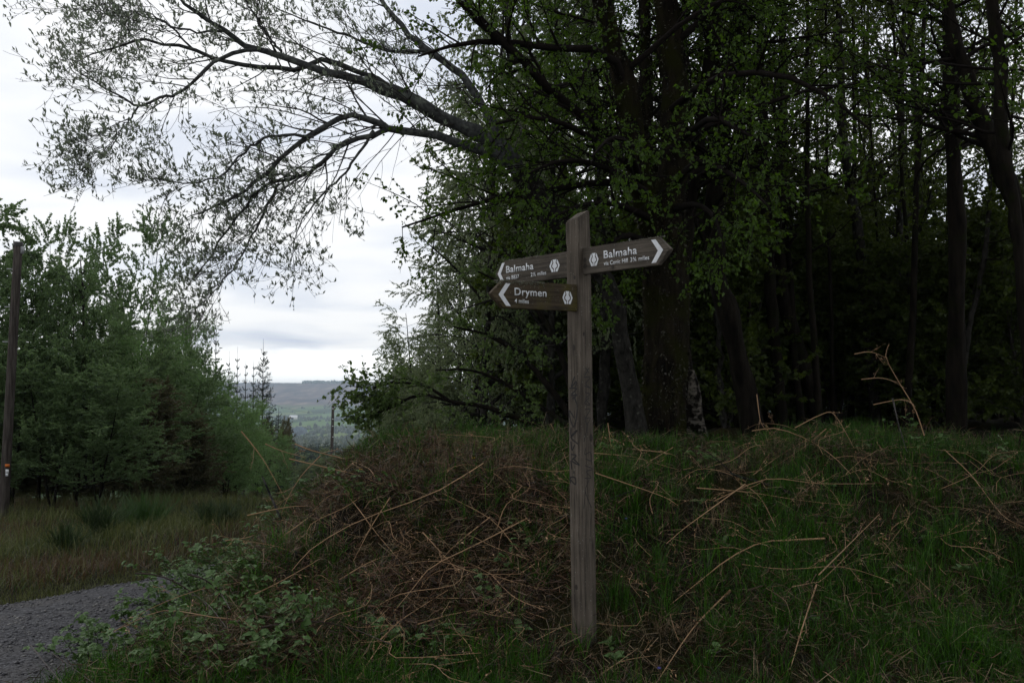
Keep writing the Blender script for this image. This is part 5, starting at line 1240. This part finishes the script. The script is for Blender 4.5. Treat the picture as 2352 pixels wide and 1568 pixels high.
for p_ in [[(664, 1053), (736, 1070), (824, 1091), (882, 1115)], [(609, 1019), (650, 1036), (700, 1050)], [(736, 1046), (691, 1094), (657, 1152), (640, 1200)], [(759, 1094), (811, 1152), (859, 1217), (920, 1289), (944, 1315)],
           [(1111, 1063), (995, 1132), (831, 1193), (722, 1255), (670, 1310)], [(896, 1142), (852, 1210), (811, 1289)], [(1125, 1187), (1046, 1251), (1010, 1290)], [(1210, 1190), (1098, 1248), (995, 1299), (954, 1344), (906, 1402)],
           [(971, 1222), (1019, 1275), (1057, 1315)], [(1016, 1132), (1125, 1190), (1183, 1255), (1241, 1320)], [(1238, 1279), (1166, 1323), (1105, 1375)], [(1265, 973), (1282, 1009), (1306, 1070)], [(568, 1183), (660, 1164), (722, 1161)],
           [(517, 1241), (585, 1228), (650, 1180)], [(585, 1364), (653, 1330), (736, 1282)], [(872, 1470), (927, 1419), (1029, 1354)], [(958, 1433), (1029, 1412), (1098, 1399)],
           [(1364, 1040), (1451, 1048), (1499, 1062), (1558, 1078)], [(1368, 1086), (1451, 1114), (1526, 1141), (1558, 1161)], [(1396, 971), (1404, 1031)], [(1546, 1027), (1459, 1078), (1420, 1100)], [(1710, 1112), (1637, 1165), (1574, 1211), (1530, 1248)],
           [(1712, 1112), (1748, 1145), (1782, 1209)], [(1538, 1391), (1542, 1422), (1558, 1470)], [(1819, 1347), (1867, 1337), (1895, 1325), (1990, 1230)], [(1384, 1545), (1431, 1517), (1511, 1503)],
           [(1962, 813), (1998, 808), (2035, 821)], [(1978, 871), (2024, 868), (2064, 879)], [(2006, 929), (2050, 920), (2079, 918), (2103, 934)], [(1738, 905), (1746, 964), (1755, 982)], [(1727, 989), (1786, 984), (1859, 1011), (1914, 1048), (1954, 1088)],
           [(1898, 984), (1852, 1022), (1793, 1062), (1749, 1088)], [(1826, 982), (1888, 951), (1918, 953), (1962, 1029)], [(1943, 1088), (2006, 1037), (2090, 1026), (2170, 1035), (2225, 1044), (2280, 1088)], [(1640, 1150), (1760, 1100), (1880, 1110), (2010, 1110)],
           [(1600, 1120), (1720, 1130), (1850, 1150), (1960, 1160)], [(2170, 1033), (2230, 1090), (2300, 1180), (2352, 1210)], [(1880, 1320), (1930, 1270), (1970, 1230), (2020, 1180)], [(2050, 1290), (2120, 1340), (2210, 1430)], [(1730, 1090), (1800, 1040), (1870, 1000)],
           [(780, 1330), (850, 1290), (930, 1260)], [(700, 1420), (760, 1380), (830, 1350)], [(640, 1400), (600, 1440), (560, 1500)], [(720, 1180), (650, 1230), (560, 1290)], [(1000, 1420), (1060, 1460), (1100, 1520)], [(820, 1560), (860, 1500), (900, 1440)], [(1130, 1320), (1180, 1370), (1250, 1400)]]:
    stalk(p_, 0.0047, 3, group='dead bracken stalks')
# more stalks strewn at random, each its own thing
r = np.random.default_rng(88)
base = []
for k_ in range(14):
    L_ = r.uniform(0.35, 0.95); pts = np.array([[0, 0, 0.02], [L_ * .35, r.normal() * .05, .06], [L_ * .7, r.normal() * .08, .06 + r.normal() * .03], [L_, r.normal() * .1, .03]])
    me = stalk_mesh(pts, r.uniform(.0022, .0038), r, 4, 0.22, 4).mesh('bracken_stalk', True); me.materials.append(M_stalk); base.append(me)
cnt = 0
while cnt < 120:
    if r.random() < 0.6: X, Y = r.uniform(480, 1310), r.uniform(1070, 1560)
    else: X, Y = r.uniform(1370, 2340), r.uniform(1000, 1330)
    if X < 700 and Y < 1200: continue
    q = hit(X, Y)
    if q is None: continue
    o = link('bracken_stalk', base[cnt % 14]); e_ = 0.1
    gx = (Hs(q[0] + e_, q[1]) - Hs(q[0] - e_, q[1])) / (2 * e_); gy = (Hs(q[0], q[1] + e_) - Hs(q[0], q[1] - e_)) / (2 * e_)
    a = r.uniform(0, 6.28); xd = Vector((math.cos(a), math.sin(a), gx * math.cos(a) + gy * math.sin(a) + r.normal() * .12)).normalized()
    nz = Vector((-gx, -gy, 1)).normalized(); yd = nz.cross(xd).normalized(); nz = xd.cross(yd)
    o.matrix_world = Matrix.Translation(Vector(q) + nz * r.uniform(0, .06)) @ Matrix((xd, yd, nz)).transposed().to_4x4()
    tag(o, LAB_ST[X < 1320], 'bracken stalk', GR_ST[X < 1320]); cnt += 1
# grey stake and lichened fallen branch
stalk([(681, 1276), (662, 1228), (643, 1187), (619, 1132), (602, 1093)], .016, 0, off=(0.02, 0.05), label='weathered grey stake leaning left among the bracken', mat=M_greystick, name='wooden_stake', cat='stake')
stalk([(1831, 1137), (1760, 1112), (1697, 1094), (1649, 1086), (1558, 1098), (1479, 1118), (1380, 1153)], .014, 7, off=(0.06, 0.08), label='dark lichened fallen branch lying across the grass right of the post', mat=M_grey_bark, name='fallen_branch', cat='branch', sl=0.5)
stalk([(1306, 1180), (1250, 1215), (1220, 1280), (1190, 1330)], .009, 3, off=(0.06, 0.08), label='dark lichened branch lying just left of the post', mat=M_grey_bark, name='fallen_branch', cat='branch', sl=0.3)

# ---------------- brambles / raspberry shoots: every leaf an object sharing a few meshes
def bramble_leaf(seed, size):
    r = np.random.default_rng(seed); g = Geo()
    tubes(g, np.array([[[0, 0, 0], [size * .35, 0, .01]]]), np.array([[.0012, .0009]]), 3)
    for a, s, o_ in ((0, 1.0, .35), (1.15, .8, .32), (-1.15, .8, .32)):
        L_ = size * .75 * s; ca_, sa_ = math.cos(a), math.sin(a); n = 6
        t_ = np.linspace(0, 1, n); wv = np.sin(np.pi * np.clip(t_ * 0.92 + .06, 0, 1)) ** 0.8 * L_ * .36; wv[-1] = 0; wv[0] *= .3
        wv[1:-1] *= 1 + 0.12 * np.array([1, -1, 1, -1]); zc = -0.25 * L_ * t_ ** 2
        mid = np.c_[t_ * L_, 0 * t_, zc]; lf = np.c_[t_ * L_ - .03 * L_, wv, zc + wv * .35]; rt = np.c_[t_ * L_ - .03 * L_, -wv, zc + wv * .35]
        v = np.concatenate([mid, lf, rt]); v[:, 2] += r.normal(size=len(v)) * L_ * .02
        xr = v[:, 0] * ca_ - v[:, 1] * sa_ + size * o_; yr = v[:, 0] * sa_ + v[:, 1] * ca_
        i_ = np.arange(n - 1)
        g.add(np.c_[xr, yr, v[:, 2]], np.concatenate([np.stack([i_, i_ + 1, i_ + 1 + n, i_ + n], -1), np.stack([i_ + 1, i_, i_ + 2 * n, i_ + 1 + 2 * n], -1)]))
    me = g.mesh('leaf', True); me.materials.append(M_bramble); return me
bl_me = [bramble_leaf(s, 0.085) for s in (1, 2, 3, 4)]
def bramble(X, Y, n_stem, hgt, label, group, seed, size=1.0, off=0.0, lpm=26):
    q = hit(X, Y, off, y0=4.2)
    if q is None: q = P(X, Y, 8.9); q[2] = Hs(q[0], q[1])
    q[2] = Hs(q[0], q[1])
    r = np.random.default_rng(seed); root = empty('bramble_plant', q, label, 'bramble', group)
    for s in range(n_stem):
        a = r.uniform(0, 6.28); L_ = hgt * r.uniform(0.7, 1.25); out = r.uniform(0.25, 0.9)
        t_ = np.linspace(0, 1, 7); pts = np.c_[np.cos(a) * out * L_ * t_ ** 1.3, np.sin(a) * out * L_ * t_ ** 1.3, L_ * (t_ - 0.45 * out * t_ ** 2)] + r.normal(size=(1, 3)) * [.03, .03, 0]
        g = Geo(); tubes(g, pts[None], (0.0035 * (1 - .6 * t_))[None], 4); g.obj('stem', M_cane if r.random() < .6 else M_greenstem, root, True)
        nl = int(max(4, L_ * lpm)); tt_ = np.linspace(0.25, 1.0, nl)
        p, T, _, _ = along(pts[None], tt_[None]); p = p[0]
        for j in range(nl):
            o = link('leaf', bl_me[(j + s) % 4], root); o.location = p[j]
            o.rotation_euler = (r.normal() * .35, -0.15 + r.normal() * .3, a + j * 2.4 + r.normal() * .4); sc = size * r.uniform(0.65, 1.2) * (1 - .25 * tt_[j]); o.scale = (sc, sc, sc)
r = np.random.default_rng(21)
G1, G2, G3, G4 = ('brambles at the foot of the bank beside the track', 'brambles along the left crest of the bank', 'brambles on the slope left of the post', 'brambles on the crest right of the post')
L1_ = 'leafy bramble overhanging the near edge of the gravel track'
sd_n = 0
foot_px = [(160, 1520), (210, 1490), (260, 1500), (300, 1540), (250, 1545), (350, 1520), (330, 1470), (290, 1440), (400, 1500), (400, 1545), (440, 1530), (370, 1430), (430, 1440), (480, 1480), (500, 1540), (540, 1520), (330, 1400), (390, 1395), (455, 1400), (430, 1360), (480, 1345), (520, 1370), (470, 1310), (520, 1300), (560, 1330), (500, 1260), (550, 1270), (590, 1290), (600, 1470), (640, 1500), (200, 1545), (360, 1560), (450, 1565), (560, 1560), (620, 1545), (680, 1530), (640, 1440), (560, 1420), (240, 1460), (180, 1490), (700, 1490)]
for X, Y in foot_px:
    bramble(X, Y, int(r.integers(2, 4)), r.uniform(.16, .36), L1_ if X < 300 else ('bramble climbing the bank edge where the track bends away' if Y < 1420 else 'bramble in the thick patch along the bottom edge left of the mound'), G1, 900 + sd_n, 1.0, lpm=40); sd_n += 1
for X, Y in [(400, 1400), (440, 1380), (480, 1350), (520, 1330), (400, 1350), (450, 1330), (500, 1300), (380, 1425), (430, 1350), (550, 1290), (470, 1380)]:
    bramble(X, Y, 3, r.uniform(.4, .58), 'tall bramble rising in front of the bend of the track', 'tall brambles at the track bend', 900 + sd_n, 1.0, lpm=32); sd_n += 1
for X, Y, n_, h in [(640, 1080, 3, .35), (680, 1070, 3, .3), (720, 1085, 2, .25), (820, 1145, 3, .28), (790, 1140, 2, .22), (860, 1150, 2, .22), (610, 1120, 2, .3), (650, 1140, 2, .25)]:
    bramble(X, Y, n_, h, 'leafy bramble on the left crest of the bank above the bracken', G2, 900 + sd_n, .9); sd_n += 1
for X, Y, n_, h in [(1180, 1290, 3, .22), (1170, 1330, 2, .2), (1195, 1240, 2, .2), (1100, 1390, 3, .22), (1130, 1400, 2, .2), (950, 1500, 3, .2), (990, 1510, 2, .18), (760, 1430, 3, .25), (800, 1440, 3, .22), (850, 1420, 2, .2), (700, 1450, 2, .25), (1060, 1480, 2, .18), (870, 1470, 2, .18)]:
    bramble(X, Y, n_, h, 'small bramble shoot on the bracken slope left of the post', G3, 900 + sd_n, .85); sd_n += 1
for X, Y, n_, h in [(1610, 1020, 4, .25), (1650, 1015, 3, .2), (1400, 1060, 2, .2), (1415, 1045, 2, .2), (2090, 1000, 3, .25), (2140, 1010, 3, .25), (2280, 1000, 3, .25), (1760, 1180, 2, .14), (1960, 1050, 2, .2), (2320, 1010, 3, .25)]:
    bramble(X, Y, n_, h, 'leafy bramble on the crest of the bank right of the post', G4, 900 + sd_n, .9); sd_n += 1
M_yel = plain_mat('yellow_petal', (0.6, 0.42, 0.02)); M_blue = plain_mat('bluebell_petal', (0.12, 0.12, 0.4))
for i, (X, Y, m_, nm, lab) in enumerate([(1085, 1052, M_yel, 'dandelion', 'small yellow flower on the crest left of the post'), (826, 1078, M_yel, 'dandelion', 'small yellow flower beside the left crest bramble'), (1435, 1188, M_blue, 'bluebell', 'single bluebell in the grass right of the post'), (1510, 1530, M_blue, 'bluebell', 'bluebell at the bottom edge right of the post')]):
    q = hit(X, Y, 0.12); q = q if q is not None else P(X, Y, 8.8); z0 = Hs(q[0], q[1]); o = empty('%s_flower' % nm, (q[0], q[1], z0), lab, 'flower')
    hh = max(q[2] - z0, .1); g = Geo(); tubes(g, np.array([[[0, 0, 0], [.01, 0, hh]]]), np.array([[.0015, .0012]]), 4); g.obj('stem', M_greenstem, o)
    g = Geo(); a_ = np.arange(16) * 2.4; leaves(g, np.repeat([[.01, 0, hh]], 16, 0), np.c_[np.cos(a_), np.sin(a_), (0.5 if m_ is M_yel else -.8) + 0 * a_], np.full(16, .016), .5, r); g.obj('petals', m_, o)
def weed_leaf():
    g = Geo(); t_ = np.linspace(0, 1, 5); w_ = np.sin(np.pi * t_ * .94 + .06) ** .7 * .02; w_[-1] = 0; zc = .03 * t_ - .04 * t_ ** 2
    v = np.concatenate([np.c_[t_ * .085, 0 * t_, zc], np.c_[t_ * .085, w_, zc + w_ * .3], np.c_[t_ * .085, -w_, zc + w_ * .3]]); i_ = np.arange(4)
    g.add(v, np.concatenate([np.stack([i_, i_ + 1, i_ + 6, i_ + 5], -1), np.stack([i_ + 1, i_, i_ + 10, i_ + 11], -1)])); me = g.mesh('leaf', True); me.materials.append(M_bramble); return me
wl = weed_leaf()
for i in range(26):
    X, Y = (r.uniform(1400, 2320), r.uniform(1120, 1540)) if i < 18 else (r.uniform(760, 1290), r.uniform(1330, 1550))
    q = hit(X, Y)
    if q is None: continue
    o = empty('weed_rosette', (q[0], q[1], Hs(q[0], q[1]) + .03), 'low rosette of broad weed leaves in the grass', 'weed', 'weed rosettes in the grass')
    for j in range(int(r.integers(5, 9))):
        l_ = link('leaf', wl, o); l_.rotation_euler = (r.normal() * .2, -.35 + r.normal() * .25, j * 2.4 + r.normal() * .3); l_.scale = (r.uniform(.7, 1.2),) * 3
# arching dark bramble canes
for i, p_ in enumerate([[(310, 1316), (360, 1320), (410, 1340), (460, 1375), (500, 1420)], [(430, 1318), (470, 1330), (505, 1360), (530, 1400)], [(395, 1330), (430, 1360), (470, 1380), (520, 1440)], [(600, 1440), (700, 1425), (800, 1440), (900, 1480)], [(120, 1500), (170, 1535), (215, 1568)], [(70, 1480), (110, 1530), (150, 1575)]]):
    stalk(p_, .006 if i < 4 else .004, 3, off=(.12, .2), label=['dark bramble cane arching out over the track edge', 'short dark bramble cane arching behind the longest one', 'dark bramble cane crossing under the other two by the track', 'long dark bramble cane lying along the bottom slope', 'thin bare twig rising in front of the track, right one of two', 'thin bare twig rising in front of the track, left one of two'][i], mat=M_cane, name='bramble_cane', cat='cane', sl=.12)
